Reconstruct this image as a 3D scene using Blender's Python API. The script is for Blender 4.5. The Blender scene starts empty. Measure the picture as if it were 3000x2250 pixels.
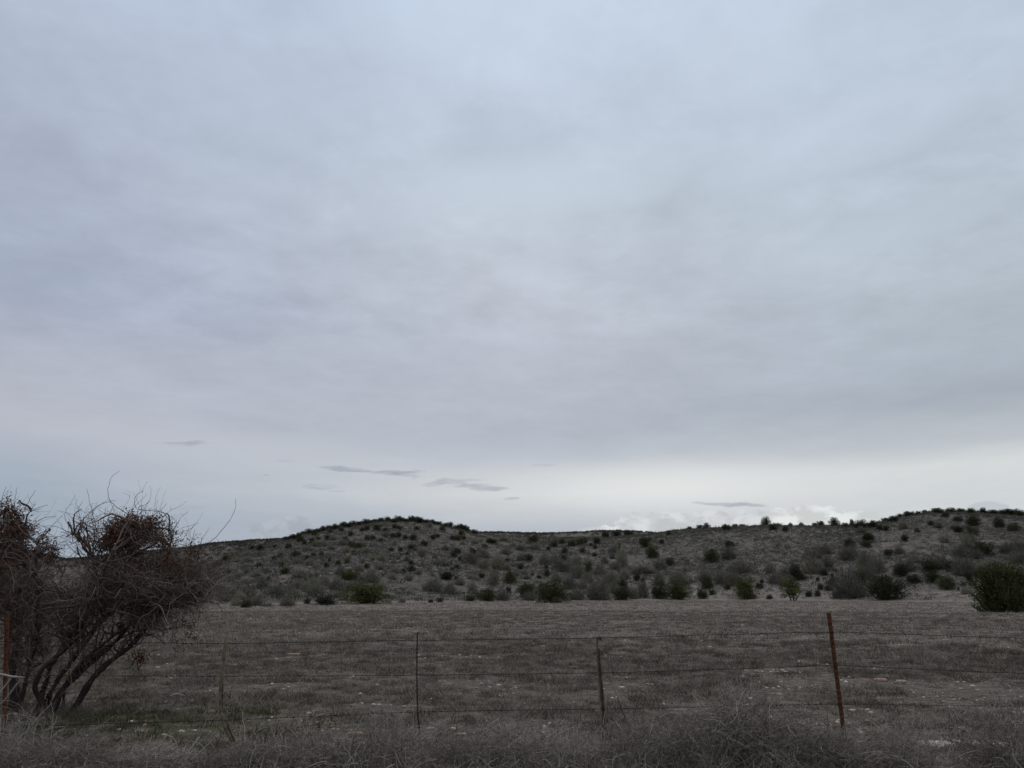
import bpy, math, random
import numpy as np
from mathutils import Vector
random.seed(7)
rng = np.random.default_rng(11)
C = bpy.context.scene.collection

# ------------------------------------------------------------------ camera maths
F, CX, CY = 2253.0, 1500.0, 1125.0
HC = 1.6
PITCH = math.atan(615.0 / F)
FW = np.array([0, math.cos(PITCH), math.sin(PITCH)])
UP = np.array([0, -math.sin(PITCH), math.cos(PITCH)])
RT = np.array([1.0, 0, 0])

def ray(px, py):
    return FW + RT * ((px - CX) / F) + UP * ((CY - py) / F)

def at(px, py, Y):                     # the point of a picture ray at a distance Y in front
    r = ray(px, py)
    return np.array([0, 0, HC]) + r * (Y / r[1])

def azel(px, py):
    r = ray(px, py)
    return math.atan2(r[0], r[1]), r[2] / math.hypot(r[0], r[1])

def project(P):
    d = np.asarray(P, float) - np.array([0, 0, HC])
    z = d @ FW
    return CX + F * (d @ RT) / z, CY - F * (d @ UP) / z, z

def lin(r, g, b):
    f = lambda c: (c / 12.92) if c <= 0.04045 else ((c + 0.055) / 1.055) ** 2.4
    return (f(r / 255), f(g / 255), f(b / 255), 1)

# ------------------------------------------------------------------ noise
def _h(i, j, s):
    v = np.sin(i * 127.1 + j * 311.7 + s * 74.7) * 43758.5453
    return v - np.floor(v)

def vnoise(x, y, s=0):
    xi, yi = np.floor(x), np.floor(y)
    u, v = x - xi, y - yi
    u = u * u * (3 - 2 * u); v = v * v * (3 - 2 * v)
    return ((_h(xi, yi, s) * (1 - u) + _h(xi + 1, yi, s) * u) * (1 - v)
            + (_h(xi, yi + 1, s) * (1 - u) + _h(xi + 1, yi + 1, s) * u) * v)

def fbm(x, y, s=0, o=4):
    t, a, n = 0, 0.5, 0
    for k in range(o):
        t = t + a * vnoise(x * 2 ** k, y * 2 ** k, s + k * 3.1); n += a; a *= 0.5
    return t / n

def smooth(t):
    t = np.clip(t, 0, 1)
    return t * t * (3 - 2 * t)

# ------------------------------------------------------------------ terrain
def table(pts):
    q = sorted(azel(*p) for p in pts)
    return np.array([a for a, e in q]), np.array([e for a, e in q])

FRONT = table([(-900, 1735), (-300, 1730), (250, 1728), (450, 1715), (560, 1678), (650, 1640), (720, 1612), (800, 1590),
    (864, 1573), (905, 1560), (963, 1548), (1041, 1536), (1095, 1528), (1153, 1525), (1227, 1525), (1261, 1531), (1346, 1548),
    (1402, 1562), (1446, 1570), (1605, 1576), (1741, 1574), (1809, 1571), (1910, 1565), (1961, 1557), (2012, 1551), (2068, 1548),
    (2226, 1541), (2362, 1541), (2452, 1540), (2542, 1537), (2588, 1528), (2633, 1515), (2678, 1507), (2723, 1500), (2859, 1499),
    (3000, 1502), (3300, 1500), (3900, 1530)])
SADDLE = table([(1150, 1640), (1300, 1575), (1402, 1562), (1500, 1563), (1605, 1565), (1673, 1563), (1741, 1559), (1809, 1558),
    (1910, 1562), (1990, 1580), (2100, 1640)])
FARL = table([(-900, 1560), (-300, 1580), (0, 1598), (85, 1618), (190, 1641), (250, 1637), (400, 1622), (560, 1606), (610, 1596),
    (746, 1586), (824, 1582), (900, 1586), (1000, 1610), (1150, 1680), (1300, 1720)])
_a = lambda px: azel(px, 1740)[0]
D0X = np.array([_a(p) for p in (-600, 0, 620, 1100, 1500, 2000, 2500, 3000, 3600)])
D0Y = np.array([95, 100, 112, 140, 172, 205, 190, 170, 150.0])
DCX = np.array([_a(p) for p in (-600, 300, 700, 1150, 1500, 1900, 2300, 2800, 3600)])
DCY = np.array([330, 360, 430, 520, 560, 500, 430, 480, 520.0])

def H(az, d):
    az = np.asarray(az, float); d = np.asarray(d, float)
    d0 = np.interp(az, D0X, D0Y); dc = np.interp(az, DCX, DCY)
    zc = np.interp(az, *FRONT) * dc + HC
    s = (d - d0) / (dc - d0)
    sc = np.clip(s, 0, 1)
    z = zc * (0.5 * sc ** 1.5 + 0.5 * np.sin(sc * math.pi / 2) ** 1.25)
    x, y = d * np.sin(az), d * np.cos(az)
    z = z + zc * 0.16 * (fbm(x / 60, y / 60, 5, 3) - 0.5) * np.sin(sc * math.pi)
    z = np.where(s > 1, zc * (1 - 0.75 * smooth((s - 1) / 0.8)), z)
    b = np.interp(az, *SADDLE, left=-.01, right=-.01) * 1000 + HC
    z = np.maximum(z, b * np.exp(-((d - 1000) / 170) ** 2))
    c = np.interp(az, *FARL, left=0.05, right=-.01) * 1150 + HC
    z = np.maximum(z, c * np.exp(-((d - 1150) / 260) ** 2))
    near = 1 - smooth((d - 90) / 90)
    z = z + near * (0.10 * (fbm(x / 4.0, y / 4.0, 1, 3) - 0.5) + 0.05 * (fbm(x / 0.7, y / 0.7, 2, 2) - 0.5))
    return z

def Hxy(x, y):
    return H(np.arctan2(x, y), np.hypot(x, y))

def land(px, py, dmin=12.0):           # where the picture ray meets the terrain
    az, el = azel(px, py)
    dc = float(np.interp(az, DCX, DCY))
    d = np.concatenate([np.linspace(dmin, 90, 500), np.linspace(90, dc, 1500)])
    e = (H(np.full_like(d, az), d) - HC) / d
    k = np.argmax(e >= el) if (e >= el).any() else int(np.argmax(e))
    D = d[k]
    return np.array([D * math.sin(az), D * math.cos(az), float(H(az, D))])

# ------------------------------------------------------------------ mesh builder
class MB:
    def __init__(s): s.v, s.q, s.t, s.a, s.n = [], [], [], [], 0
    def add(s, v, q=None, t=None, a=0.5):
        v = np.asarray(v, np.float32).reshape(-1, 3)
        s.v.append(v); s.a.append(np.broadcast_to(np.asarray(a, np.float32), (len(v),)))
        if q is not None and len(q): s.q.append(np.asarray(q, np.int32).reshape(-1, 4) + s.n)
        if t is not None and len(t): s.t.append(np.asarray(t, np.int32).reshape(-1, 3) + s.n)
        s.n += len(v); return s
    def mesh(s, name, mat, smooth_=False):
        V = np.concatenate(s.v); A = np.concatenate(s.a)
        Q = np.concatenate(s.q) if s.q else np.zeros((0, 4), np.int32)
        T = np.concatenate(s.t) if s.t else np.zeros((0, 3), np.int32)
        m = bpy.data.meshes.new(name)
        m.vertices.add(len(V)); m.vertices.foreach_set('co', V.ravel())
        m.loops.add(Q.size + T.size)
        m.loops.foreach_set('vertex_index', np.concatenate([Q.ravel(), T.ravel()]))
        m.polygons.add(len(Q) + len(T))
        st = np.concatenate([np.arange(len(Q)) * 4, Q.size + np.arange(len(T)) * 3]).astype(np.int32)
        m.polygons.foreach_set('loop_start', st)
        m.update(calc_edges=True)
        at_ = m.attributes.new('tone', 'FLOAT', 'POINT'); at_.data.foreach_set('value', A)
        if smooth_: m.polygons.foreach_set('use_smooth', np.ones(len(m.polygons), bool))
        m.materials.append(mat); m.validate(); return m

def link(name, mesh, parent=None, loc=None):
    o = bpy.data.objects.new(name, mesh); C.objects.link(o)
    if parent is not None: o.parent = parent
    if loc is not None: o.location = [float(c) for c in loc]
    return o

def tag(o, label, cat, group=None, kind=None):
    if label: o['label'] = label
    if cat: o['category'] = cat
    if group: o['group'] = group
    if kind: o['kind'] = kind
    return o

def norm(a): return a / np.maximum(np.linalg.norm(a, axis=-1, keepdims=True), 1e-9)

def tubes(mb, P, R, sides=3, tone=0.5):
    P = np.asarray(P, float); N, K, _ = P.shape
    R = np.broadcast_to(np.asarray(R, float), (N, K))
    T = norm(np.gradient(P, axis=1))
    ref = np.where(np.abs(T[..., 2:3]) < 0.92, np.array([0, 0, 1.0]), np.array([1.0, 0, 0]))
    U = norm(np.cross(T, ref)); W = np.cross(T, U)
    an = np.arange(sides) * 2 * math.pi / sides
    ring = P[:, :, None] + R[..., None, None] * (np.cos(an)[:, None] * U[:, :, None] + np.sin(an)[:, None] * W[:, :, None])
    idx = np.arange(N * K * sides).reshape(N, K, sides)
    a = idx[:, :-1]; b = idx[:, 1:]
    q = np.stack([a, np.roll(a, -1, 2), np.roll(b, -1, 2), b], -1)
    tn = np.broadcast_to(np.asarray(tone, float).reshape(-1, 1) if np.ndim(tone) else tone, (N, K * sides)).ravel()
    mb.add(ring.reshape(-1, 3), q.reshape(-1, 4), a=tn)
    if sides > 3:                                   # close both ends of thick tubes
        for i in range(N):
            for k in (0, K - 1):
                ids = idx[i, k]; base = mb.n
                mb.add(np.vstack([ring[i, k], P[i, k][None]]), t=[(j, (j + 1) % sides, sides) for j in range(sides)], a=tn[0])

def curls(S, D, L, K, curl=0.25, jit=0.12, grav=0.0):
    S = np.asarray(S, float); D = norm(np.asarray(D, float)); N = len(S)
    L = np.broadcast_to(L, (N,))
    Cv = rng.normal(size=(N, 3)) * curl; P = [S]; d = D
    for k in range(K - 1):
        P.append(P[-1] + d * (L / (K - 1))[:, None])
        d = norm(d + Cv + rng.normal(size=(N, 3)) * jit + np.array([0, 0, grav]))
    return np.stack(P, 1)

def spline(pts, n):
    pts = np.asarray(pts, float); t = np.linspace(0, len(pts) - 1, n)
    i = np.clip(np.floor(t).astype(int), 0, len(pts) - 2); f = (t - i)[:, None]
    p0 = pts[np.maximum(i - 1, 0)]; p1 = pts[i]; p2 = pts[i + 1]; p3 = pts[np.minimum(i + 2, len(pts) - 1)]
    return 0.5 * (2 * p1 + (p2 - p0) * f + (2 * p0 - 5 * p1 + 4 * p2 - p3) * f ** 2 + (3 * p1 - p0 - 3 * p2 + p3) * f ** 3)

def leaves(mb, P, D, L, W, tone):
    N = len(P); D = norm(D); S = norm(np.cross(D, rng.normal(size=(N, 3))))
    L = np.broadcast_to(L, (N,))[:, None]; W = np.broadcast_to(W, (N,))[:, None]
    v = np.stack([P, P + D * L * 0.5 + S * W, P + D * L, P + D * L * 0.5 - S * W], 1)
    mb.add(v.reshape(-1, 3), np.arange(N * 4).reshape(-1, 4), a=np.repeat(np.broadcast_to(tone, (N,)), 4))

# ------------------------------------------------------------------ materials
def nodes_of(name):
    m = bpy.data.materials.new(name); m.use_nodes = True
    nt = m.node_tree; b = nt.nodes['Principled BSDF']
    b.inputs['Roughness'].default_value = 0.92
    b.inputs['Specular IOR Level'].default_value = 0.15
    return m, nt, b

def ramp(nt, fac, stops):
    r = nt.nodes.new('ShaderNodeValToRGB')
    while len(r.color_ramp.elements) < len(stops): r.color_ramp.elements.new(0.5)
    for e, (p, c) in zip(r.color_ramp.elements, stops):
        e.position = p; e.color = tuple(c) + ((1,) if len(c) == 3 else ())
    nt.links.new(fac, r.inputs[0]); return r.outputs[0]

def noise(nt, vec, scale, detail=4, rough=0.55, dist=0.0):
    n = nt.nodes.new('ShaderNodeTexNoise')
    n.inputs['Scale'].default_value = scale; n.inputs['Detail'].default_value = detail
    n.inputs['Roughness'].default_value = rough; n.inputs['Distortion'].default_value = dist
    if vec is not None: nt.links.new(vec, n.inputs['Vector'])
    return n.outputs['Fac']

def mathn(nt, op, a, b=None, clamp=False):
    n = nt.nodes.new('ShaderNodeMath'); n.operation = op; n.use_clamp = clamp
    for i, v in enumerate((a, b)):
        if v is None: continue
        if isinstance(v, (int, float)): n.inputs[i].default_value = v
        else: nt.links.new(v, n.inputs[i])
    return n.outputs[0]

def mixc(nt, fac, a, b, mode='MIX'):
    n = nt.nodes.new('ShaderNodeMix'); n.data_type = 'RGBA'; n.blend_type = mode
    for s, v in ((n.inputs[0], fac), (n.inputs[6], a), (n.inputs[7], b)):
        if isinstance(v, (int, float)): s.default_value = v
        elif isinstance(v, tuple): s.default_value = v if len(v) == 4 else v + (1,)
        else: nt.links.new(v, s)
    return n.outputs[2]

def geo_pos(nt):
    return nt.nodes.new('ShaderNodeNewGeometry').outputs['Position']

def tone_mat(name, stops, vary=0.0, rough=0.92, patch=None):
    m, nt, b = nodes_of(name)
    a = nt.nodes.new('ShaderNodeAttribute'); a.attribute_name = 'tone'
    col = ramp(nt, a.outputs['Fac'], stops)
    if patch:
        f = noise(nt, nt.nodes.new('ShaderNodeTexCoord').outputs['Object'], patch, 5)
        col = mixc(nt, 1.0, col, ramp(nt, f, [(0.3, (0.55, 0.55, 0.55)), (0.7, (1.35, 1.3, 1.25))]), 'MULTIPLY')
    if vary:
        oi = nt.nodes.new('ShaderNodeObjectInfo')
        k = ramp(nt, oi.outputs['Random'], [(0, (1 - vary, 1 - vary, 1 - vary * .8)), (1, (1 + vary, 1 + vary * .9, 1 + vary * .6))])
        col = mixc(nt, 1.0, col, k, 'MULTIPLY')
    nt.links.new(col, b.inputs['Base Color']); b.inputs['Roughness'].default_value = rough
    return m

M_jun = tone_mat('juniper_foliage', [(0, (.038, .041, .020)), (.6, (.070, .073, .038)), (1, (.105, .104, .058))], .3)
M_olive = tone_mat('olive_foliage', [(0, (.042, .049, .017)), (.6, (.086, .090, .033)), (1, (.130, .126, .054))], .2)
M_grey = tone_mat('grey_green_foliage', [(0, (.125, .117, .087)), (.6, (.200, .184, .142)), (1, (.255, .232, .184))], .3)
M_bark = tone_mat('shrub_bark', [(0, (.05, .042, .035)), (1, (.09, .078, .066))])
M_brush = tone_mat('hill_brush', [(0, (.072, .069, .053)), (.5, (.130, .119, .095)), (1, (.215, .188, .156))])
M_grass = tone_mat('dead_grass', [(0, (.058, .062, .022)), (.2, (.088, .073, .058)), (.6, (.210, .173, .144)), (1, (.37, .308, .260))])
M_twig = tone_mat('thicket_twig', [(0, (.055, .038, .030)), (.6, (.150, .110, .090)), (1, (.32, .262, .225))])
M_stem = tone_mat('thicket_bark', [(0, (.035, .028, .024)), (1, (.060, .049, .043))], patch=14)
M_dleaf = tone_mat('dry_leaf', [(0, (.040, .019, .012)), (.7, (.110, .052, .034)), (1, (.16, .092, .062))])
M_dry = tone_mat('dry_weed', [(0, (.066, .054, .045)), (.5, (.190, .160, .136)), (1, (.45, .395, .345))])
M_wire = tone_mat('old_wire', [(0, (.018, .015, .013)), (1, (.035, .026, .022))], rough=.7)
M_rust = tone_mat('rusty_steel', [(0, (.082, .033, .018)), (1, (.125, .052, .028))], rough=.8, patch=18)
M_wood = tone_mat('weathered_wood', [(0, (.040, .031, .022)), (.5, (.125, .098, .068)), (1, (.20, .165, .120))], patch=30)
M_pale = tone_mat('bleached_wood', [(0, (.18, .165, .15)), (1, (.36, .335, .31))])
M_stone = tone_mat('pale_stone', [(0, (.22, .158, .112)), (.3, (.27, .190, .142)), (.6, (.37, .315, .255)), (1, (.56, .50, .44))], patch=25)

def ground_mat():
    m, nt, b = nodes_of('field_soil'); p = geo_pos(nt)
    n1 = noise(nt, p, 2.0, 6, .7); n2 = noise(nt, p, 0.12, 4); n3 = noise(nt, p, 5.5, 4, .7)
    n4 = noise(nt, p, 4.5, 5, .7)
    col = ramp(nt, n1, [(.30, (.052, .041, .032)), (.5, (.105, .083, .066)), (.72, (.185, .148, .120))])
    col = mixc(nt, ramp(nt, n3, [(.42, (0, 0, 0)), (.72, (.7, .7, .7))]), col, (.185, .153, .120))
    col = mixc(nt, ramp(nt, n4, [(.40, (.8, .8, .8)), (.56, (0, 0, 0))]), col, (.040, .033, .024))
    col = mixc(nt, ramp(nt, n2, [(.35, (0, 0, 0)), (.65, (.35, .35, .35))]), col, mixc(nt, .7, col, (.075, .060, .044)))
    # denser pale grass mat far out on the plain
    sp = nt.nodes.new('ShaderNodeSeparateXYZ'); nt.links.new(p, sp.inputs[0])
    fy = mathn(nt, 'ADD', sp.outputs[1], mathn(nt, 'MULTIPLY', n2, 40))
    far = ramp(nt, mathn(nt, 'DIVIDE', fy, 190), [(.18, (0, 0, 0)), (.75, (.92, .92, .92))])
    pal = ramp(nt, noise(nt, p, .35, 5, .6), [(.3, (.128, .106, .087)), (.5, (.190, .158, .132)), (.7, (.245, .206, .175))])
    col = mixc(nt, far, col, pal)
    # mossy green ground by the bent stay
    dx = mathn(nt, 'DIVIDE', mathn(nt, 'ADD', sp.outputs[0], 4.0), 2.1)
    dy = mathn(nt, 'DIVIDE', mathn(nt, 'ADD', sp.outputs[1], -10.4), 1.5)
    r = mathn(nt, 'ADD', mathn(nt, 'MULTIPLY', dx, dx), mathn(nt, 'MULTIPLY', dy, dy))
    r = mathn(nt, 'ADD', r, mathn(nt, 'MULTIPLY', n1, 1.5))
    gm = ramp(nt, r, [(.55, (.85, .85, .85)), (1.0, (0, 0, 0))])
    gm2 = ramp(nt, noise(nt, p, .55, 4), [(.56, (0, 0, 0)), (.68, (.55, .55, .55))])
    near = ramp(nt, mathn(nt, 'DIVIDE', sp.outputs[1], 30), [(.4, (1, 1, 1)), (1, (0, 0, 0))])
    col = mixc(nt, mathn(nt, 'MAXIMUM', gm, mathn(nt, 'MULTIPLY', gm2, near)), col, mixc(nt, n3, (.028, .034, .012), (.062, .066, .026)))
    nt.links.new(col, b.inputs['Base Color'])
    bp = nt.nodes.new('ShaderNodeBump'); bp.inputs['Distance'].default_value = .05
    nt.links.new(n3, bp.inputs['Height']); nt.links.new(bp.outputs[0], b.inputs['Normal'])
    return m

def M2(nt, z, n):
    v = mathn(nt, 'DIVIDE', mathn(nt, 'SUBTRACT', z, mathn(nt, 'MULTIPLY', mathn(nt, 'SUBTRACT', n, .5), 22)), 12)
    return ramp(nt, v, [(.15, (1, 1, 1)), (.75, (0, 0, 0))])

def hill_mat():
    m, nt, b = nodes_of('hill_soil'); p = geo_pos(nt)
    mp = nt.nodes.new('ShaderNodeMapping'); mp.inputs['Scale'].default_value = (1, .45, 1); nt.links.new(p, mp.inputs[0])
    q = mp.outputs[0]
    n1 = noise(nt, q, .55, 5, .65); n2 = noise(nt, q, .05, 4, .6); n3 = noise(nt, q, .17, 5, .65)
    col = ramp(nt, n1, [(.38, (.056, .048, .040)), (.53, (.100, .084, .071)), (.70, (.215, .176, .151))])
    col = mixc(nt, ramp(nt, n3, [(.42, (.75, .75, .75)), (.58, (0, 0, 0))]), col, mixc(nt, .7, col, (.068, .059, .047)))
    col = mixc(nt, ramp(nt, n2, [(.48, (0, 0, 0)), (.66, (.45, .45, .45))]), col, (.170, .132, .112))
    sp = nt.nodes.new('ShaderNodeSeparateXYZ'); nt.links.new(p, sp.inputs[0])
    low = M2(nt, sp.outputs[2], n2)
    pal = ramp(nt, noise(nt, q, .45, 6, .65), [(.34, (.085, .072, .060)), (.5, (.150, .124, .105)), (.66, (.215, .178, .153))])
    rt = ramp(nt, mathn(nt, 'DIVIDE', sp.outputs[0], mathn(nt, 'MAXIMUM', sp.outputs[1], 1.0)), [(.0, (.25, .25, .25)), (.22, (1, 1, 1))])
    col = mixc(nt, mathn(nt, 'MULTIPLY', low, rt), col, pal)                            # the grass runs a little way up the slopes
    nt.links.new(col, b.inputs['Base Color'])
    bp = nt.nodes.new('ShaderNodeBump'); bp.inputs['Distance'].default_value = .6
    nt.links.new(n1, bp.inputs['Height']); nt.links.new(bp.outputs[0], b.inputs['Normal'])
    return m

# ------------------------------------------------------------------ ground and hills
def build_terrain():
    az = np.radians(np.concatenate([np.arange(-180, -42, 3.0), np.arange(-42, 42, .16), np.arange(42, 180, 3.0)]))
    dd = np.concatenate([np.linspace(.8, 7, 8), np.geomspace(7.2, 60, 150), np.geomspace(61, 190, 70), np.linspace(193, 640, 130),
                         np.linspace(660, 1800, 70), np.geomspace(1900, 9000, 14)])
    A, D = np.meshgrid(az, dd, indexing='ij')
    Z = H(A, D)
    V = np.stack([D * np.sin(A), D * np.cos(A), Z], -1).reshape(-1, 3)
    na, nd = A.shape; idx = np.arange(na * nd).reshape(na, nd)
    a0 = idx; a1 = np.roll(idx, -1, 0)
    q = np.stack([a0[:, :-1], a0[:, 1:], a1[:, 1:], a1[:, :-1]], -1)
    isfield = (D[:, :-1] < np.interp(A[:, :-1], D0X, D0Y) + 6)
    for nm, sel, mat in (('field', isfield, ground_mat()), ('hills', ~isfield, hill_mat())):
        qq = q[sel]; u, inv = np.unique(qq, return_inverse=True)
        mb = MB(); v = V[u]; quads = inv.reshape(-1, 4)
        if nm == 'field':                                # close the small hole under the camera
            inner = np.searchsorted(u, idx[:, 0]); c = len(v)
            v = np.vstack([v, [[0, 0, float(Z[:, 0].mean())]]])
            mb.add(v, quads, [(c, inner[k], inner[(k + 1) % na]) for k in range(na)])
        else: mb.add(v, quads)
        o = link(nm, mb.mesh(nm, mat, True)); o['kind'] = 'structure'
        o['label'] = 'flat plain of dead grass and stony soil' if nm == 'field' else 'shrub dotted hills rising behind the plain'
build_terrain()

# ------------------------------------------------------------------ shrubs: unit meshes (1 wide, 1 high)
def unit(n):
    return norm(rng.normal(size=(n, 3)))

def fit(mb, ms):                          # scale a plant to one unit wide and high
    V = np.concatenate(mb.v); r = np.hypot(V[:, 0], V[:, 1])
    k = np.array([.5 / np.percentile(r, 95), .5 / np.percentile(r, 95), 1 / np.percentile(V[:, 2], 98.5)], np.float32)
    for m in (mb, ms): m.v = [v * k for v in m.v]
    return mb, ms

def juniper_mesh(mat, n=4800, lobes=46, spray=False, leaf=.045, foot=.86):
    mb = MB(); ms = MB()
    hz = rng.uniform(.07, .93, lobes) ** 1.15; th = rng.uniform(0, 2 * math.pi, lobes)
    ex = rng.uniform(1.5, 2.6); pr = np.where(hz > .3, np.sqrt(np.maximum(0, 1 - (np.maximum(0, hz - .3) / .72) ** ex)), foot + (1 - foot) * np.minimum(1, hz / .3) ** .6)
    rr = .40 * pr * rng.uniform(.45, 1.05, lobes) ** .5 * (1 + .16 * np.sin(th * 2 + rng.uniform(0, 6)) + .1 * np.sin(th * 3 + rng.uniform(0, 6)))
    c = np.stack([rr * np.cos(th), rr * np.sin(th), hz * .88], -1); rad = rng.uniform(.09, .17, lobes)
    if spray:
        ns = n // 26
        k = rng.integers(0, lobes, ns); u = unit(ns); u[:, 2] = np.abs(u[:, 2])
        tip = c[k] + u * rad[k][:, None] * 1.1; tip[:, 2] = np.clip(tip[:, 2], .03, 1)
        base = tip * np.array([.66, .66, 1]); base[:, 2] = np.maximum(.0, tip[:, 2] - rng.uniform(.12, .28, ns))
        tt = rng.uniform(.1, 1, (ns, 26, 1)) ** .8
        P = base[:, None] * (1 - tt) + tip[:, None] * tt + rng.normal(size=(ns, 26, 3)) * .012 * (1.3 - tt)
        D = norm(tip - base)[:, None] + rng.normal(size=(ns, 26, 3)) * .45
        tn = np.clip(rng.uniform(.1, .9, (ns, 1)) + rng.normal(size=(ns, 26)) * .12 , 0, 1)
        P, D, tn = P.reshape(-1, 3), D.reshape(-1, 3), tn.ravel()
    else:
        k = rng.integers(0, lobes, n); u = unit(n)
        P = c[k] + u * (rad[k] * rng.uniform(.3, 1, n) ** .5)[:, None]
        D = u + np.array([0, 0, .7]) + rng.normal(size=(n, 3)) * .4
        tn = np.clip(np.take(rng.uniform(.1, .9, lobes), k) + rng.normal(size=n) * .15, 0, 1)
    P[:, 2] = np.abs(P[:, 2])
    leaves(mb, P, D, rng.uniform(.6, 1.3, len(P)) * leaf, leaf * .24, tn)
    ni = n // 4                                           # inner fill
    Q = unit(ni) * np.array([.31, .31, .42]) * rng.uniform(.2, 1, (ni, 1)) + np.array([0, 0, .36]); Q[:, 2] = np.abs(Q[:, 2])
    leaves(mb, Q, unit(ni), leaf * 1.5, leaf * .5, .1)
    S = np.zeros((7, 3)); D = unit(7) * .6 + np.array([0, 0, 1.0])
    P = curls(S + rng.normal(size=(7, 3)) * [.03, .03, 0] - [0, 0, .03], D, .62, 6, .06, .06)
    tubes(ms, P, np.linspace(.022, .006, 6)[None], 4, .4)
    return fit(mb, ms)

def grey_mesh(n=13000, stems=300, leaf=.027):
    mb = MB(); ms = MB()
    th = rng.uniform(0, 2 * math.pi, stems); ph = np.arccos(rng.uniform(.10, 1, stems))
    D = np.stack([np.sin(ph) * np.cos(th), np.sin(ph) * np.sin(th), np.cos(ph) * 1.1], -1)
    L = rng.uniform(.6, 1.02, stems) * (1 - .32 * np.sin(ph)) * (1 + .12 * np.sin(2 * th + rng.uniform(0, 6)))
    S = np.stack([rng.normal(size=stems) * .06, rng.normal(size=stems) * .06, np.full(stems, -.02)], -1)
    P = curls(S, D, L, 6, .05, .09, .03)
    P[..., 2] = np.maximum(P[..., 2], -.02)
    tubes(ms, P, np.linspace(.008, .0035, 6)[None], 3, rng.uniform(0, 1, stems))
    k = rng.integers(0, stems, n); t = 4.99 * rng.uniform(.05, 1, n) ** .55; i = np.minimum(t.astype(int), 4); f = (t - i)[:, None]
    Q = P[k, i] * (1 - f) + P[k, i + 1] * f + rng.normal(size=(n, 3)) * .04
    Q[:, 2] = np.maximum(Q[:, 2], .0)
    tn = np.clip(np.take(rng.uniform(.1, .9, stems), k) + rng.normal(size=n) * .15, 0, 1)
    leaves(mb, Q, unit(n) + [0, 0, .9], rng.uniform(.6, 1.5, n) * leaf, leaf * .26, tn)
    return fit(mb, ms)

LIB = {'J': [], 'O': [], 'G': []}
for kind, cnt in (('J', 5), ('O', 3), ('G', 5)):
    for i in range(cnt):
        if kind == 'J': cr, tr = juniper_mesh(M_jun, 9000, 60, i == 1, .032, foot=random.uniform(.6, .9)); mat = M_jun
        elif kind == 'O': cr, tr = juniper_mesh(M_olive, 9500, 60, i == 0, .032, foot=random.uniform(.6, .85)); mat = M_olive
        else: cr, tr = grey_mesh(); mat = M_grey
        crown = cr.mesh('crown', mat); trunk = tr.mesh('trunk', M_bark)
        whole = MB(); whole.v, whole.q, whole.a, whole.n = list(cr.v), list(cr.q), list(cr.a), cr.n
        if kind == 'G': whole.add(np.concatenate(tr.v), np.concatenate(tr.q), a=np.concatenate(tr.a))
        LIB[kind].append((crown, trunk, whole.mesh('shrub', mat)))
# small open tree on a visible trunk
mbt, mst = juniper_mesh(M_olive, 3000, 22)
for v in mbt.v: v[:, 2] = v[:, 2] * .84 + .16
mst2 = MB(); tubes(mst2, curls(np.array([[.02, 0, -.03], [-.05, .02, -.03], [.08, -.02, -.03]]), np.array([[.1, 0, 1.], [-.25, .1, 1], [.4, 0, 1]]), .6, 7, .08, .08), np.linspace(.034, .01, 7)[None], 5, .3)
LIB['T'] = [(mbt.mesh('crown', M_olive), mst2.mesh('trunk', M_bark), None)]
mbt, mst = juniper_mesh(M_olive, 30000, 64, True, .028, .55)
LIB['R'] = [(mbt.mesh('crown', M_olive), mst.mesh('trunk', M_bark), None)]

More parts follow.
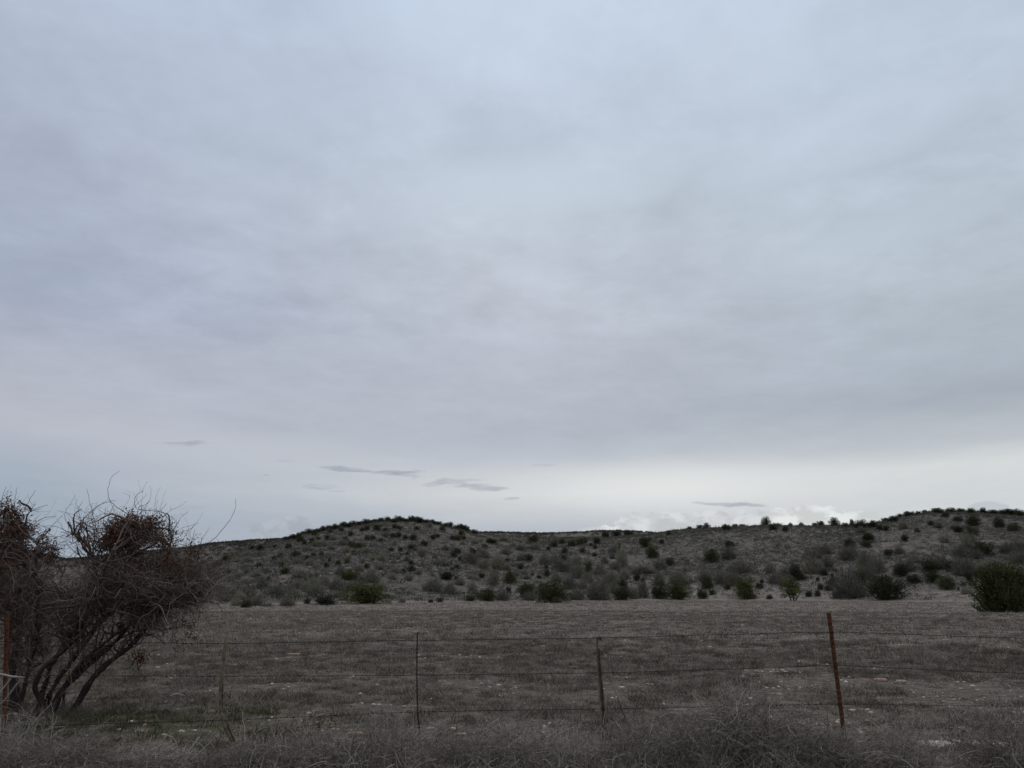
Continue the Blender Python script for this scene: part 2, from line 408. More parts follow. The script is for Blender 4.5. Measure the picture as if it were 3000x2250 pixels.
# picture measurements: (x, base y, width, height, kind[, label, short name]) in three crops
A_ = [(1395,855,330,150,'O','broad sprawling olive-green juniper at the left hill\'s foot, edge of the plain','sprawling olive juniper'),
(1040,865,175,70,'J','low dark two-lobed juniper at the plain\'s edge left of the sprawling olive juniper','low two-lobed juniper'),
(712,875,130,70,'G','rounded grey-green shrub at the plain\'s edge nearest the thicket side of the low two-lobed juniper','rounded plain-edge shrub'),
(440,870,130,60,'G'),(350,885,100,60,'J'),(540,878,90,30,'G'),(610,800,120,90,'G'),(720,780,90,80,'G'),(760,795,150,60,'G'),
(950,790,150,90,'G','wide grey-green shrub just up-slope of the low two-lobed juniper','wide shrub above the two-lobed juniper'),
(800,730,100,70,'G'),(870,750,80,70,'G'),(1130,735,110,80,'G'),(1040,690,90,60,'G'),(940,690,90,60,'G'),(1280,740,130,70,'G'),(1215,820,60,60,'G'),
(1130,795,80,40,'G'),(1430,665,140,90,'G','tall soft grey-green shrub up-slope directly above the sprawling olive juniper','tall shrub above the olive juniper'),
(1250,645,150,60,'O'),(1640,590,80,45,'G'),(1170,600,80,60,'G'),
(820,630,130,70,'G','grey-green shrub pair low on the left hill\'s flank, mid-way to the thicket','shrub pair on the left flank'),
(690,595,75,45,'J'),(1965,745,170,90,'G','wide open grey-green shrub on pale stony ground right of the sprawling olive juniper','open shrub on stony ground'),
(2110,765,110,60,'G'),(2080,640,100,50,'J'),
(1785,575,65,50,'J','round dark juniper alone on the lower slope below the left summit','lone round juniper below the summit'),
(2040,520,150,50,'G'),
(1225,505,50,35,'J'),(1150,520,50,35,'J'),(1075,495,35,35,'J'),(1005,450,45,40,'J','small black-green juniper standing alone mid-slope on the left hill','lone mid-slope juniper'),
(965,550,55,35,'G'),(905,520,70,50,'G'),(885,475,40,35,'J'),
(1330,370,50,40,'J','round dark juniper right of a pair high on the left hill','high round juniper'),
(1265,365,70,45,'J'),(1185,345,90,45,'G'),(1730,295,40,35,'J'),(1970,295,50,35,'J'),(2030,840,60,35,'J'),(1950,845,40,25,'J'),
(1700,845,50,40,'G'),(880,855,50,40,'J'),(410,670,45,35,'G'),(350,690,60,50,'G'),(490,720,100,70,'G'),(290,620,60,35,'G'),(440,620,90,50,'G'),
(550,645,30,25,'J'),(1525,480,70,55,'G'),(1450,475,40,35,'G'),(1400,550,40,40,'J'),(1510,555,80,40,'G'),(1330,575,70,50,'G'),(1780,390,60,45,'J'),
(1870,440,70,60,'G'),(1670,470,35,40,'G'),(1450,300,60,35,'J'),(1360,225,40,30,'J'),(1210,310,60,30,'J'),(990,355,110,40,'G'),(880,395,90,40,'G'),
(1090,385,60,30,'G'),(820,320,60,40,'J'),(860,345,40,40,'J'),(410,385,50,30,'J'),(360,440,70,35,'G'),(370,490,90,40,'G'),(280,490,70,30,'G'),
(660,440,90,40,'G'),(690,495,60,40,'G'),(475,440,35,25,'J'),(530,580,60,35,'G'),(270,870,90,60,'G'),(300,820,90,60,'G'),(220,760,90,60,'G'),
(380,790,110,60,'G'),(1850,600,60,40,'G'),(1620,640,90,45,'G'),(1760,650,70,45,'G'),(1690,400,40,30,'J'),(1560,230,50,30,'J'),(1830,215,45,30,'J'),
(1640,200,40,30,'J'),(2050,220,50,35,'J'),(2140,300,50,35,'J'),(2080,390,60,40,'G'),(2150,450,60,45,'J'),(1990,460,60,40,'G'),
(1180,230,50,30,'J'),(1085,240,45,30,'J'),(950,260,50,28,'J'),(1060,300,45,32,'J'),(980,300,35,25,'J'),(1520,320,50,32,'J'),(1640,330,40,26,'G')]
B_ = [(940,845,270,170,'J','largest dark juniper at the hill foot, mid-plain edge','largest dark juniper'),
(710,800,160,110,'J','dark spreading juniper left of the largest juniper, a paler shrub before it','spreading juniper'),
(745,825,110,65,'G'),(230,830,90,45,'J'),(380,830,130,90,'O','olive juniper with a rounded top in the low row left of the spreading juniper','rounded olive juniper'),
(510,825,110,90,'G'),(305,815,50,50,'J'),(245,760,85,80,'G'),(560,760,45,45,'J'),
(572,680,115,95,'J','dark rounded juniper up-slope of the rounded olive juniper','dark juniper up-slope'),
(430,690,100,100,'G'),(635,610,40,35,'G'),(50,770,110,80,'G'),(135,690,90,50,'G'),(30,640,70,55,'J'),(735,485,65,55,'J'),(870,510,85,75,'G'),
(960,500,90,80,'G'),(1000,575,110,100,'G','large ball-shaped grey shrub on the bare pink slope above the largest juniper','ball-shaped grey shrub'),
(885,555,35,35,'J'),(1085,580,75,75,'G'),(1155,630,115,110,'G'),
(1248,585,65,80,'J','narrow upright dark juniper among the grey shrubs above the largest juniper','narrow upright juniper'),
(1350,605,115,90,'G'),(1150,515,85,70,'G'),(1250,520,80,60,'G'),(1390,505,65,55,'G'),(1460,465,50,45,'G'),
(1535,530,95,120,'G','tall grey-brown shrub mid-slope, taller than it is wide','tall grey-brown shrub'),
(1480,560,90,60,'G'),(970,660,95,80,'G'),(1080,725,115,90,'G'),(1245,670,100,75,'G'),(1205,725,90,70,'G'),(1150,820,120,90,'G'),
(1330,820,190,150,'G','big feathery grey-green shrub at the hill foot between two dark junipers','big feathery shrub'),
(1430,710,160,110,'G'),(1465,660,90,80,'G'),(1545,715,75,70,'J'),(1465,755,90,70,'G'),
(1545,820,145,100,'J','squat dark juniper at the hill foot right of the big feathery shrub','squat dark juniper'),
(1645,810,70,90,'G'),(1710,800,100,60,'G'),(1720,760,80,90,'G'),(1565,640,85,75,'G'),(1668,655,55,55,'J'),(1720,670,35,35,'J'),
(1865,810,135,105,'J','dark juniper touching the left side of a larger olive juniper at the hill foot','dark twin juniper'),
(2030,815,195,135,'O','large olive juniper whose left side touches a darker smaller one','olive twin juniper'),
(1865,690,120,90,'G'),(2020,680,140,90,'G'),(1955,520,75,55,'J'),(1865,555,100,75,'G'),
(1805,455,110,90,'J','wide dark juniper upper slope, lower of two below the saddle','lower saddle juniper'),
(1740,365,95,80,'J','wide dark juniper just under the saddle skyline, upper of two','upper saddle juniper'),
(1885,335,40,35,'J'),(1475,410,90,65,'G'),(1520,400,20,70,'J'),(1045,420,60,50,'J'),
(1320,335,60,45,'J'),(1110,355,80,45,'J','flat-topped dark juniper high on the saddle slope','flat-topped saddle juniper'),(950,362,70,40,'J'),(1180,345,60,50,'J'),(1220,330,40,40,'J'),
(770,330,80,60,'J'),(785,385,90,50,'G'),(415,335,90,40,'J'),(600,360,50,30,'G'),(340,460,100,80,'G','grey-green rounded shrub mid-slope under the left end of the saddle','rounded shrub under the saddle'),(470,555,110,100,'G'),
(230,510,130,90,'G'),(340,545,90,70,'G'),(350,370,50,30,'J'),(1400,280,60,45,'J'),(1500,270,70,40,'J'),(1590,265,80,40,'J'),
(1945,262,40,35,'J'),(1720,590,180,60,'G'),(520,310,60,40,'G'),(660,390,90,50,'G'),(270,330,60,35,'G'),(170,300,40,30,'J'),(120,420,60,40,'J'),(540,420,90,50,'G')]
C_ = [(410,697,125,115,'O','dome-shaped olive juniper with a straight flat base on the plain','dome-shaped juniper'),
(715,710,120,130,'T','small open-crowned tree showing its bare trunk at the plain\'s edge','small trunked tree'),
(1320,700,205,130,'J','wide dark two-humped juniper at the edge of the plain','two-humped juniper'),
(1090,690,190,155,'G','tall pale grey-green bush left of the two-humped juniper','tall pale bush'),
(1010,690,80,35,'J'),(955,643,60,30,'J'),(980,620,50,55,'J'),(1160,605,60,70,'O'),
(2085,782,350,290,'R','biggest, nearest olive juniper standing out on the plain, cut by the frame','biggest juniper'),
(130,695,65,50,'J','small jagged dark juniper on the plain left of the dome-shaped juniper','small jagged juniper'),
(190,670,45,30,'J'),(293,634,45,28,'J'),(497,628,50,30,'J'),(563,697,40,25,'J'),(820,682,45,32,'J'),(877,680,32,35,'J'),
(895,636,40,32,'J'),(877,580,24,22,'J'),(972,560,22,26,'J'),(160,630,75,75,'J'),(145,580,80,60,'G'),(250,595,85,70,'G'),(330,605,110,70,'G'),
(370,527,120,75,'G','wide grey-green shrub mid-slope above the dome-shaped juniper','shrub above the dome-shaped juniper'),
(570,528,60,60,'G'),(515,595,22,22,'J'),(600,595,90,65,'G'),(665,610,90,60,'G'),(735,572,100,85,'J','dark ragged juniper just up-slope of the small trunked tree','ragged juniper'),
(660,560,60,60,'G'),(775,570,50,30,'J'),(840,530,120,95,'G'),(940,495,80,65,'G'),(870,510,80,60,'G'),(920,543,48,36,'J'),(990,515,35,20,'G'),
(1085,440,120,75,'G','wide grey shrub on the right hill\'s middle slope beneath a dark juniper','wide grey mid-slope shrub'),
(1185,485,90,85,'G'),(1260,525,85,80,'G'),(1190,560,120,75,'G'),(845,435,120,45,'G'),(920,405,90,60,'G'),(1080,365,65,50,'J'),
(1200,322,75,45,'J','upper dark juniper of a stacked pair on the right hill','upper stacked juniper'),(1193,362,62,40,'J','lower dark juniper of a stacked pair on the right hill','lower stacked juniper'),
(1445,325,50,40,'J','round black-green juniper alone on the right hill\'s upper slope','lone upper-slope juniper'),
(1338,418,55,38,'J'),(1405,405,60,45,'G'),(1520,265,35,25,'J'),(1500,460,60,45,'G'),(1450,515,110,65,'G'),(1415,550,85,65,'J'),
(1600,520,95,70,'J'),(1680,500,95,75,'G'),(1745,520,70,55,'J'),(1830,540,150,95,'G','very wide grey-green shrub up-slope to the left of the biggest juniper','very wide grey shrub'),
(1500,595,85,50,'J'),(1620,592,80,65,'J'),
(1712,635,100,75,'J','blocky dark juniper on the plain between the two-humped and the biggest juniper','blocky juniper'),(1820,620,32,28,'J'),(1858,580,45,45,'J'),(1880,612,40,30,'J'),
(1788,640,15,20,'J'),(1835,665,45,40,'G'),(1920,565,50,50,'J'),(1800,430,80,70,'G'),(1850,400,80,90,'G'),(1960,420,120,80,'J','dense dark shrub mass on the right slope above the very wide grey shrub','dense shrub mass'),
(1890,435,90,50,'G'),(2010,520,160,70,'G'),(2180,465,110,70,'G'),(2110,400,80,60,'G'),(2180,390,100,80,'G'),(1860,330,75,50,'G'),
(1875,280,80,45,'J'),(1885,220,75,60,'J'),(2055,232,65,55,'J','round dark juniper near the right summit by the frame edge','summit-side juniper'),(2150,260,70,50,'J'),(1795,265,60,35,'J'),(1705,165,50,30,'J'),
(1785,195,50,30,'J'),(1610,218,40,25,'J'),(1700,330,60,45,'G'),(1660,235,50,35,'G'),(1750,245,25,20,'J'),(1320,255,40,30,'J'),
(1280,250,40,30,'J'),(1430,240,60,45,'G'),(1160,268,60,35,'G'),
(540,222,60,50,'J','tallest spiky tree on the skyline above the small trunked tree','spiky skyline tree'),
(585,250,50,35,'J'),(665,258,40,30,'J'),(155,240,42,32,'J','round dark juniper bump alone on the skyline','round skyline juniper'),(285,252,50,35,'J'),(112,240,40,22,'J'),(45,247,30,18,'J'),
(855,228,30,22,'J'),(893,224,42,28,'J'),(985,226,62,50,'J','broad spiky juniper on the skyline left of the right summit','broad skyline juniper'),
(1055,234,40,28,'J'),(1098,225,30,40,'J'),(1155,237,80,45,'J'),
(1230,234,60,40,'J'),(610,222,60,18,'G'),(340,224,40,18,'J'),(385,224,40,16,'J'),(1370,197,60,35,'J'),(1410,167,40,20,'J'),(1470,162,60,30,'J'),
(1650,142,70,30,'J','dark flat juniper on the right summit line','right summit juniper'),(1740,140,70,30,'J'),(1800,137,50,25,'J'),(1870,142,50,30,'J'),(1950,144,40,34,'J'),(2010,147,60,25,'J'),(2070,147,40,25,'J'),
(2130,152,90,35,'J'),(2190,157,60,30,'J'),(190,460,90,75,'J','ragged dark juniper mid-slope up from the dome-shaped juniper','mid-slope ragged juniper'),(300,440,90,70,'G'),(300,360,60,35,'J'),(1570,140,40,18,'J'),(1530,150,40,20,'J'),
(700,220,30,18,'G'),(770,222,30,20,'G'),(1310,196,40,22,'J')]
SHRUBS = []
for L_, x0, y0, k in ((A_, 600, 1480, 2.949), (B_, 1300, 1480, 2.949), (C_, 2000, 1440, 2.212)):
    for e in L_:
        SHRUBS.append([x0 + e[0] / k, y0 + e[1] / k, e[2] / k, e[3] / k, e[4]] + list(e[5:]))
# the bristling crest of the left hill and of the saddle
x = 840.0
while x < 1400:
    az, el = azel(x, 1700); e = float(np.interp(az, *FRONT))
    ang = math.atan(e); y = CY - F * math.tan(ang - PITCH) * 1.0
    SHRUBS.append([x, y * 1.0 + random.uniform(0, 5), random.uniform(15, 27), random.uniform(9, 15), 'J',
                   ] + (['dark juniper bush capping the rounded left summit', 'summit-capping juniper'] if 1148 < x < 1166 and not any(len(s) > 6 and s[6] == 'summit-capping juniper' for s in SHRUBS) else []))
    x += random.uniform(9, 20)
# further shrubs over the slopes, kept clear of the measured ones
cand = 0
def clear(x, y, r):
    return all(abs(s[0] - x) > (s[2] / 2 + r) * .8 or abs(s[1] - y) > (s[3] * .6 + r * .6) for s in SHRUBS)
while cand < 300:
    x = random.uniform(560, 1750); y = random.uniform(1545, 1700)
    az, el = azel(x, y)
    if el > np.interp(az, *FRONT) - .004: continue
    w = random.uniform(11, 22)
    if clear(x, y, w / 2): SHRUBS.append([x, y, w, w * random.uniform(.6, .85), random.choice('JJG')])
    cand += 1

records = []
for s in SHRUBS:
    P = land(s[0], s[1]); px, py, dep = project(P)
    if s[4] == 'R': pass
    W = s[2] / F * dep; Ht = s[3] / F * dep / math.cos(PITCH)
    kind = s[4]; v = random.randrange(len(LIB[kind])); crown, trunk, whole = LIB[kind][v]
    rz = random.uniform(0, 6.28) if kind != 'T' else 0
    g_ = 1.25 if s[0] < 1400 and s[2] < 30 else 1.22 if kind == 'G' else 1.2 if kind != 'R' else .97
    sc = (W * g_, W * g_ * random.uniform(.85, 1.1), Ht * (1 + (g_ - 1) * .6))
    nm = {'J': 'juniper', 'O': 'juniper', 'R': 'juniper', 'T': 'tree', 'G': 'shrub'}[kind]
    if s[2] > 33 or whole is None:
        o = bpy.data.objects.new(nm, None); C.objects.link(o); o.empty_display_size = .3
        c = link('crown', crown, o); t = link('trunk' if kind != 'G' else 'stems', trunk, o)
    else:
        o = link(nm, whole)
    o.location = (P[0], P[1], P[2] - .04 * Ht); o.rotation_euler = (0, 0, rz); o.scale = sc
    records.append(dict(o=o, x=s[0], y=s[1] - s[3] / 2, kind='G' if kind == 'G' else 'J', w=s[2], label=s[5] if len(s) > 5 else None, short=s[6] if len(s) > 6 else None))
marks = [r for r in records if r['short']]
words = {(0, -1): 'straight up-slope from', (1, -1): 'up-slope and right of', (-1, -1): 'up-slope and left of', (1, 0): 'to the right of',
         (-1, 0): 'to the left of', (0, 1): 'down-slope from', (1, 1): 'down-slope and right of', (-1, 1): 'down-slope and left of'}
buckets = {}
for r in records:
    cat = 'juniper' if r['kind'] == 'J' else 'shrub'
    grp = 'junipers scattered over hills and plain' if r['kind'] == 'J' else 'grey-green shrubs scattered over the hillside'
    if r['o'].name.startswith('tree'): cat = 'tree'; grp = None
    tag(r['o'], r['label'], cat, grp)
    if r['label']: continue
    m = min(marks, key=lambda q: math.hypot(q['x'] - r['x'], (q['y'] - r['y']) * 1.3))
    a = math.atan2(r['y'] - m['y'], r['x'] - m['x']); k = round(a / (math.pi / 4)) % 8
    sec = [(1, 0), (1, 1), (0, 1), (-1, 1), (-1, 0), (-1, -1), (0, -1), (1, -1)][k]
    buckets.setdefault((m['short'], sec, r['kind']), []).append((math.hypot(q_ := m['x'] - r['x'], m['y'] - r['y']), r))
ordn = ['nearest', 'second', 'third', 'fourth', 'fifth', 'sixth', 'seventh', 'eighth', 'ninth', 'tenth', 'eleventh', 'twelfth', 'thirteenth', 'fourteenth']
for (short, sec, kd), lst in buckets.items():
    lst.sort(key=lambda t: t[0])
    for i, (dist, r) in enumerate(lst):
        what = ('small ' if r['w'] < 18 else '') + ('dark juniper' if kd == 'J' else 'grey-green shrub')
        r['o']['label'] = (what + ' ' if len(lst) == 1 else ordn[min(i, 13)] + ' ' + what + ' ') + words[sec] + ' the ' + short

# ------------------------------------------------------------------ low brush over the hills, uncountable
def hill_brush():
    mb = MB(); N = 76000
    az = np.radians(rng.uniform(-37, 37, N)); dc = np.interp(az, DCX, DCY); d0 = np.interp(az, D0X, D0Y)
    u = rng.uniform(0, 1, N) ** .8; d = d0 + 4 + u * (dc * 1.02 - d0)
    x, y = d * np.sin(az), d * np.cos(az)
    keep = fbm(x / 22, y / 40, 21, 3) + .35 * fbm(x / 5, y / 7, 33, 2) + .22 * u > rng.uniform(.38, .95, N)
    az, d, x, y = az[keep], d[keep], x[keep], y[keep]; z = H(az, d); k = (z > rng.uniform(-2, 5, len(z))) | (az < -.02) & (rng.uniform(size=len(z)) < .6); az, d, x, y, z = az[k], d[k], x[k], y[k], z[k]; n = len(d)
    w = rng.uniform(.35, .95, n) * (1 + .8 * (rng.uniform(size=n) > .86)); h = w * rng.uniform(.55, .95, n)
    tone = np.clip(rng.normal(.30, .26, n), 0, 1); K = 24
    u3 = norm(rng.normal(size=(n, K, 3))); u3[..., 2] = np.abs(u3[..., 2])
    P = np.stack([x, y, z], -1)[:, None] + u3 * (rng.uniform(.3, 1, (n, K, 1))) * np.stack([w, w, h], -1)[:, None]
    sz = (w[:, None] * rng.uniform(.2, .42, (n, K))).ravel()
    leaves(mb, P.reshape(-1, 3), (u3 + rng.normal(size=u3.shape) * .5 + [0, 0, .6]).reshape(-1, 3), sz, sz * .30, np.clip(np.repeat(tone, K) + rng.normal(size=n * K) * .12, 0, 1))
    # tiny trees bristling on the two far ridges
    for tab, D_, n2, a0, a1 in ((SADDLE, 1000, 1100, _a(1330), _a(1990)), (FARL, 1150, 3800, _a(-200), _a(920))):
        az = rng.uniform(a0, a1, n2); dd = D_ - np.abs(rng.normal(0, 110, n2)) * (rng.uniform(size=n2) > .35)
        z = H(az, dd); P0 = np.stack([dd * np.sin(az), dd * np.cos(az), z], -1); w = rng.uniform(1.2, 2.6, n2)
        K2 = 40; u3 = norm(rng.normal(size=(n2, K2, 3))); u3[..., 2] = np.abs(u3[..., 2]) * .9
        P = P0[:, None] + u3 * w[:, None, None] * rng.uniform(.4, 1, (n2, K2, 1))
        sz = np.repeat(w * .5, K2)
        leaves(mb, P.reshape(-1, 3), u3.reshape(-1, 3) + [0, 0, .4], sz, sz * .3, np.repeat(rng.uniform(0, .12, n2), K2))
    o = link('hillside_brush', mb.mesh('hillside_brush', M_brush))
    tag(o, 'low grey-brown brush and tiny far trees covering the slopes', 'brush', kind='stuff')
hill_brush()

# ------------------------------------------------------------------ grass on the plain
def grass():
    mb = MB()
    for d_a, d_b, n, nb, hh, ww, sp, clump in ((7.4, 24, 30000, 12, (.035, .13), .0028, .05, 0), (22, 62, 42000, 8, (.05, .15), .0065, .08, 0),
            (58, 215, 60000, 7, (.08, .18), .015, .14, 0), (9.3, 30, 11000, 34, (.08, .22), .0032, .085, 1), (28, 80, 17000, 20, (.10, .25), .008, .14, 1),
            (78, 200, 16000, 12, (.14, .32), .02, .26, 1)):
        az = np.radians(rng.uniform(-38, 38, n)); d = np.sqrt(rng.uniform(d_a ** 2, d_b ** 2, n))
        x, y = d * np.sin(az), d * np.cos(az)
        dens = fbm(x / .7, y / .7, 3, 3) * .65 + fbm(x / 5, y / 5, 9, 3) * .3 + .13
        if d_a > 50: dens = dens * .5 + .33
        stony = fbm(x / 1.0, y / 1.0, 41, 3) + .5 * (fbm(x / 7, y / 7, 44, 2) - .5)
        keep = (dens > rng.uniform(.25, .80, n)) & ((stony < .66) | (rng.uniform(size=n) < .25))
        if clump: keep = (rng.uniform(size=n) < .35 + .5 * fbm(x / 9, y / 9, 15, 2)) & (stony < .7)
        az, d, x, y, dens = az[keep], d[keep], x[keep], y[keep], dens[keep]; m = len(d)
        z = H(az, d) - .01
        base = np.repeat(np.stack([x, y, z], -1), nb, 0) + rng.normal(size=(m * nb, 3)) * np.array([sp, sp, 0])
        hgt = rng.uniform(*hh, m) * (.25 + 1.3 * dens ** 1.5) * (1 + .9 * (rng.uniform(size=m) > .96))
        hgt = np.repeat(hgt, nb) * rng.uniform(.5, 1.1, m * nb)
        D = norm(rng.normal(size=(m * nb, 3)) * [.85, .85, .15] + [0, 0, 1])
        bend = rng.normal(size=(m * nb, 3)) * [.5, .5, .05]
        side = norm(np.cross(D, rng.normal(size=(m * nb, 3)))) * (ww * rng.uniform(.7, 1.3, m * nb))[:, None]
        mid = base + D * (hgt * .55)[:, None]; tip = mid + norm(D + bend) * (hgt * .5)[:, None]
        V = np.stack([base - side, base + side, mid + side * .8, mid - side * .8, tip], 1)
        N = m * nb; i0 = np.arange(N)[:, None] * 5
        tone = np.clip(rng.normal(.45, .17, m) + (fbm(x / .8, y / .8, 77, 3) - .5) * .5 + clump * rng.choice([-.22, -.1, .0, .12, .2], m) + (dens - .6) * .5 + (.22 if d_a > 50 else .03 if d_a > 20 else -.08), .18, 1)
        green = (((x + 4.0) / 2.1) ** 2 + ((y - 10.4) / 1.5) ** 2 < 1) & (rng.uniform(size=m) < .92) | (rng.uniform(size=m) < .07) & (y < 30)
        tone = np.where(green, .03, tone)
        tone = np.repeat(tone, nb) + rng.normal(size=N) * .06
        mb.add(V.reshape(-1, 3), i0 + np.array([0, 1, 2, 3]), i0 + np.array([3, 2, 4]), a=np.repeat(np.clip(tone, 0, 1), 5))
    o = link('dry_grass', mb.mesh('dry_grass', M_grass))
    tag(o, 'short dead brown grass covering the plain', 'grass', kind='stuff')
grass()

# ------------------------------------------------------------------ stones
ICO = None
def ico(sub):
    import bmesh
    bm = bmesh.new(); bmesh.ops.create_icosphere(bm, subdivisions=sub, radius=1)
    v = np.array([p.co[:] for p in bm.verts]); f = np.array([[q.index for q in p.verts] for p in bm.faces]); bm.free()
    return v, f

def gravel():
    mb = MB(); v0, f0 = ico(1); n = 30000
    az = np.radians(rng.uniform(-37, 37, n)); d = rng.uniform(8.2, 80, n)
    x, y = d * np.sin(az), d * np.cos(az)
    k = fbm(x / 1.0, y / 1.0, 41, 3) + .5 * (fbm(x / 7, y / 7, 44, 2) - .5) > rng.uniform(.52, .95, n)
    az, d, x, y = az[k], d[k], x[k], y[k]; m = len(d)
    sz = rng.choice([.008, .011, .015, .019, .026], m) * (1 + np.minimum(d, 60) / 70)
    sc = np.stack([sz * rng.uniform(.8, 1.9, m), sz * rng.uniform(.8, 1.3, m), sz * rng.uniform(.4, .8, m)], -1)
    V = v0[None] * (1 + rng.normal(size=(m, len(v0), 1)) * .12) * sc[:, None]
    V = V + np.stack([x, y, H(az, d) + sc[:, 2] * .4], -1)[:, None]
    mb.add(V.reshape(-1, 3), t=(f0[None] + np.arange(m)[:, None, None] * len(v0)).reshape(-1, 3), a=np.repeat(rng.choice([.05, .2, .3, .6, .7, .8, .9, 1.0], m), len(v0)))
    o = link('gravel', mb.mesh('gravel', M_stone)); tag(o, 'pale pebbles strewn through the dead grass', 'pebbles', kind='stuff')
gravel()

def rock(px, py, wpx, hpx, tone, label, flat=1.0):
    P = land(px, py, 6); dep = project(P)[2]; w = wpx / F * dep / 2; h = hpx / F * dep / 2
    v, f = ico(3); r = 1 + .55 * (fbm(v[:, 0] * 1.7 + px, v[:, 1] * 1.7 + v[:, 2], 3, 3) - .5) + .22 * (fbm(v[:, 0] * 5 + px, v[:, 2] * 5, 8, 2) - .5)
    v = v * r[:, None]; v[:, 2] = np.where(v[:, 2] > .5, .5 + (v[:, 2] - .5) * .4, v[:, 2])
    mb = MB(); mb.add(v * [w, w * .8, h * 1.5], t=f, a=np.clip(tone + rng.normal(size=len(v)) * .04, 0, 1))
    o = link('rock', mb.mesh('rock', M_stone), None, P + [0, 0, h * .35]); tag(o, label, 'rock', 'rocks lying on the plain')
rock(1040, 2160, 44, 14, .25, 'pinkish flat-topped rock on the soil left of the twisted wire stay')
rock(876, 2142, 22, 9, .3, 'small pink rock right of the bent stay, left of the larger pinkish rock')
rock(905, 2128, 16, 6, .4, 'little tan stone behind the small pink rock')
rock(384, 2118, 18, 8, .95, 'white egg-like stone under the third wire left of the bent stay')
rock(484, 2060, 14, 7, .7, 'grey stone lying beside the broken pale wood on the plain')
rock(1815, 2134, 16, 9, .9, 'pale stone among weeds right of the split wooden stay')
rock(1595, 2137, 13, 9, .95, 'white stone in dry stems left of the split wooden stay')
rock(1590, 1897, 18, 9, .35, 'tan rock beyond the top wire between wire stay and split stay')
rock(2580, 1997, 40, 12, .3, 'reddish rock in the stony streak right of the rusty post')
rock(2640, 2003, 34, 12, .45, 'tan rock in the stony streak, right of the reddish one')
rock(2745, 2184, 110, 13, .72, 'long pale slab lying low in the weeds near the frame edge')
rock(2890, 2188, 120, 22, .62, 'broad pale slab beside the long low slab near the frame edge')
rock(860, 1920, 40, 7, .2, 'flat pink rock patch beyond the top wire right of the bent stay')

# bleached piece of broken wood on the plain
mb = MB()
a, b, c, e = at(512, 2057, 12.3), at(528, 2045, 12.3), at(496, 2040, 12.2), at(540, 2050, 12.4)
zz = lambda p, dz: np.array([p[0], p[1], float(Hxy(p[0], p[1])) + dz])
tubes(mb, np.array([spline([zz(a, .02), zz((a + b) / 2, .08), zz(b, .13)], 6)]), np.array([[.014, .02, .02, .018, .016, .012]]), 6, .1)
tubes(mb, np.array([spline([zz(c, .14), zz((c + e) / 2, .155), zz(e, .11)], 6)]), np.array([[.006, .012, .016, .016, .013, .006]]), 6, .45)
tag(link('broken_wood', mb.mesh('broken_wood', M_pale)), 'bleached T-shaped piece of broken wood lying on the plain', 'dead wood')

# ------------------------------------------------------------------ the fence
FY = 9.36
fence = bpy.data.objects.new('barbed_wire_fence', None); C.objects.link(fence); fence.location = (0, FY, 0)
tag(fence, 'sagging four-strand barbed wire fence on rusty posts and crooked stays', 'fence')
off = np.array([0, -FY, 0.0])
def fpart(name, mb, mat, parent=fence, smooth_=False): return link(name, mb.mesh(name, mat, smooth_), parent)

def t_post(top, bot, label):
    T_, B_2 = at(*top, FY) + off, at(*bot, FY) + off
    ax = norm(T_ - B_2); B_2 = B_2 - ax * .4; n = 15
    sx = norm(np.cross(np.array([0, 1.0, 0]), ax)); sy = np.cross(ax, sx)
    prof = [(-.024, 0), (.024, 0), (.024, .006), (.004, .009), (.004, .042), (-.004, .042), (-.004, .009), (-.024, .006)]
    V = []
    for k in range(n):
        p = B_2 + (T_ - B_2) * k / (n - 1)
        V += [p + sx * a_ + sy * b_ for a_, b_ in prof]
    m = len(prof); q = [(k * m + j, k * m + (j + 1) % m, (k + 1) * m + (j + 1) % m, (k + 1) * m + j) for k in range(n - 1) for j in range(m)]
    mb = MB(); mb.add(V, q, a=.5)
    e = (n - 1) * m; mb.add(np.array(V[e:e + m]), [(0, 1, 2, 7), (3, 4, 5, 6)], [(2, 3, 6), (2, 6, 7)], a=.5)
    L = np.linalg.norm(T_ - B_2); k = .06
    while k < L - .3:                                       # the row of studs on the face
        p = T_ - ax * k; w = .011
        vv = [p + sx * a_ * w + ax * b_ * .011 - sy * (0 if c_ == 0 else .007) for c_ in (0, 1) for a_, b_ in ((-1, -1), (1, -1), (1, 1), (-1, 1))]
        mb.add(vv, [(4, 5, 6, 7), (0, 1, 5, 4), (1, 2, 6, 5), (2, 3, 7, 6), (3, 0, 4, 7)], a=.2); k += .054
    o = fpart('post', mb, M_rust); o['label'] = label; return o
p_right = t_post((2428, 1795), (2478, 2190), 'rusty red steel T-post leaning slightly')
p_left = t_post((20, 1800), (11, 2150), 'rusty red steel post in front of the thicket')

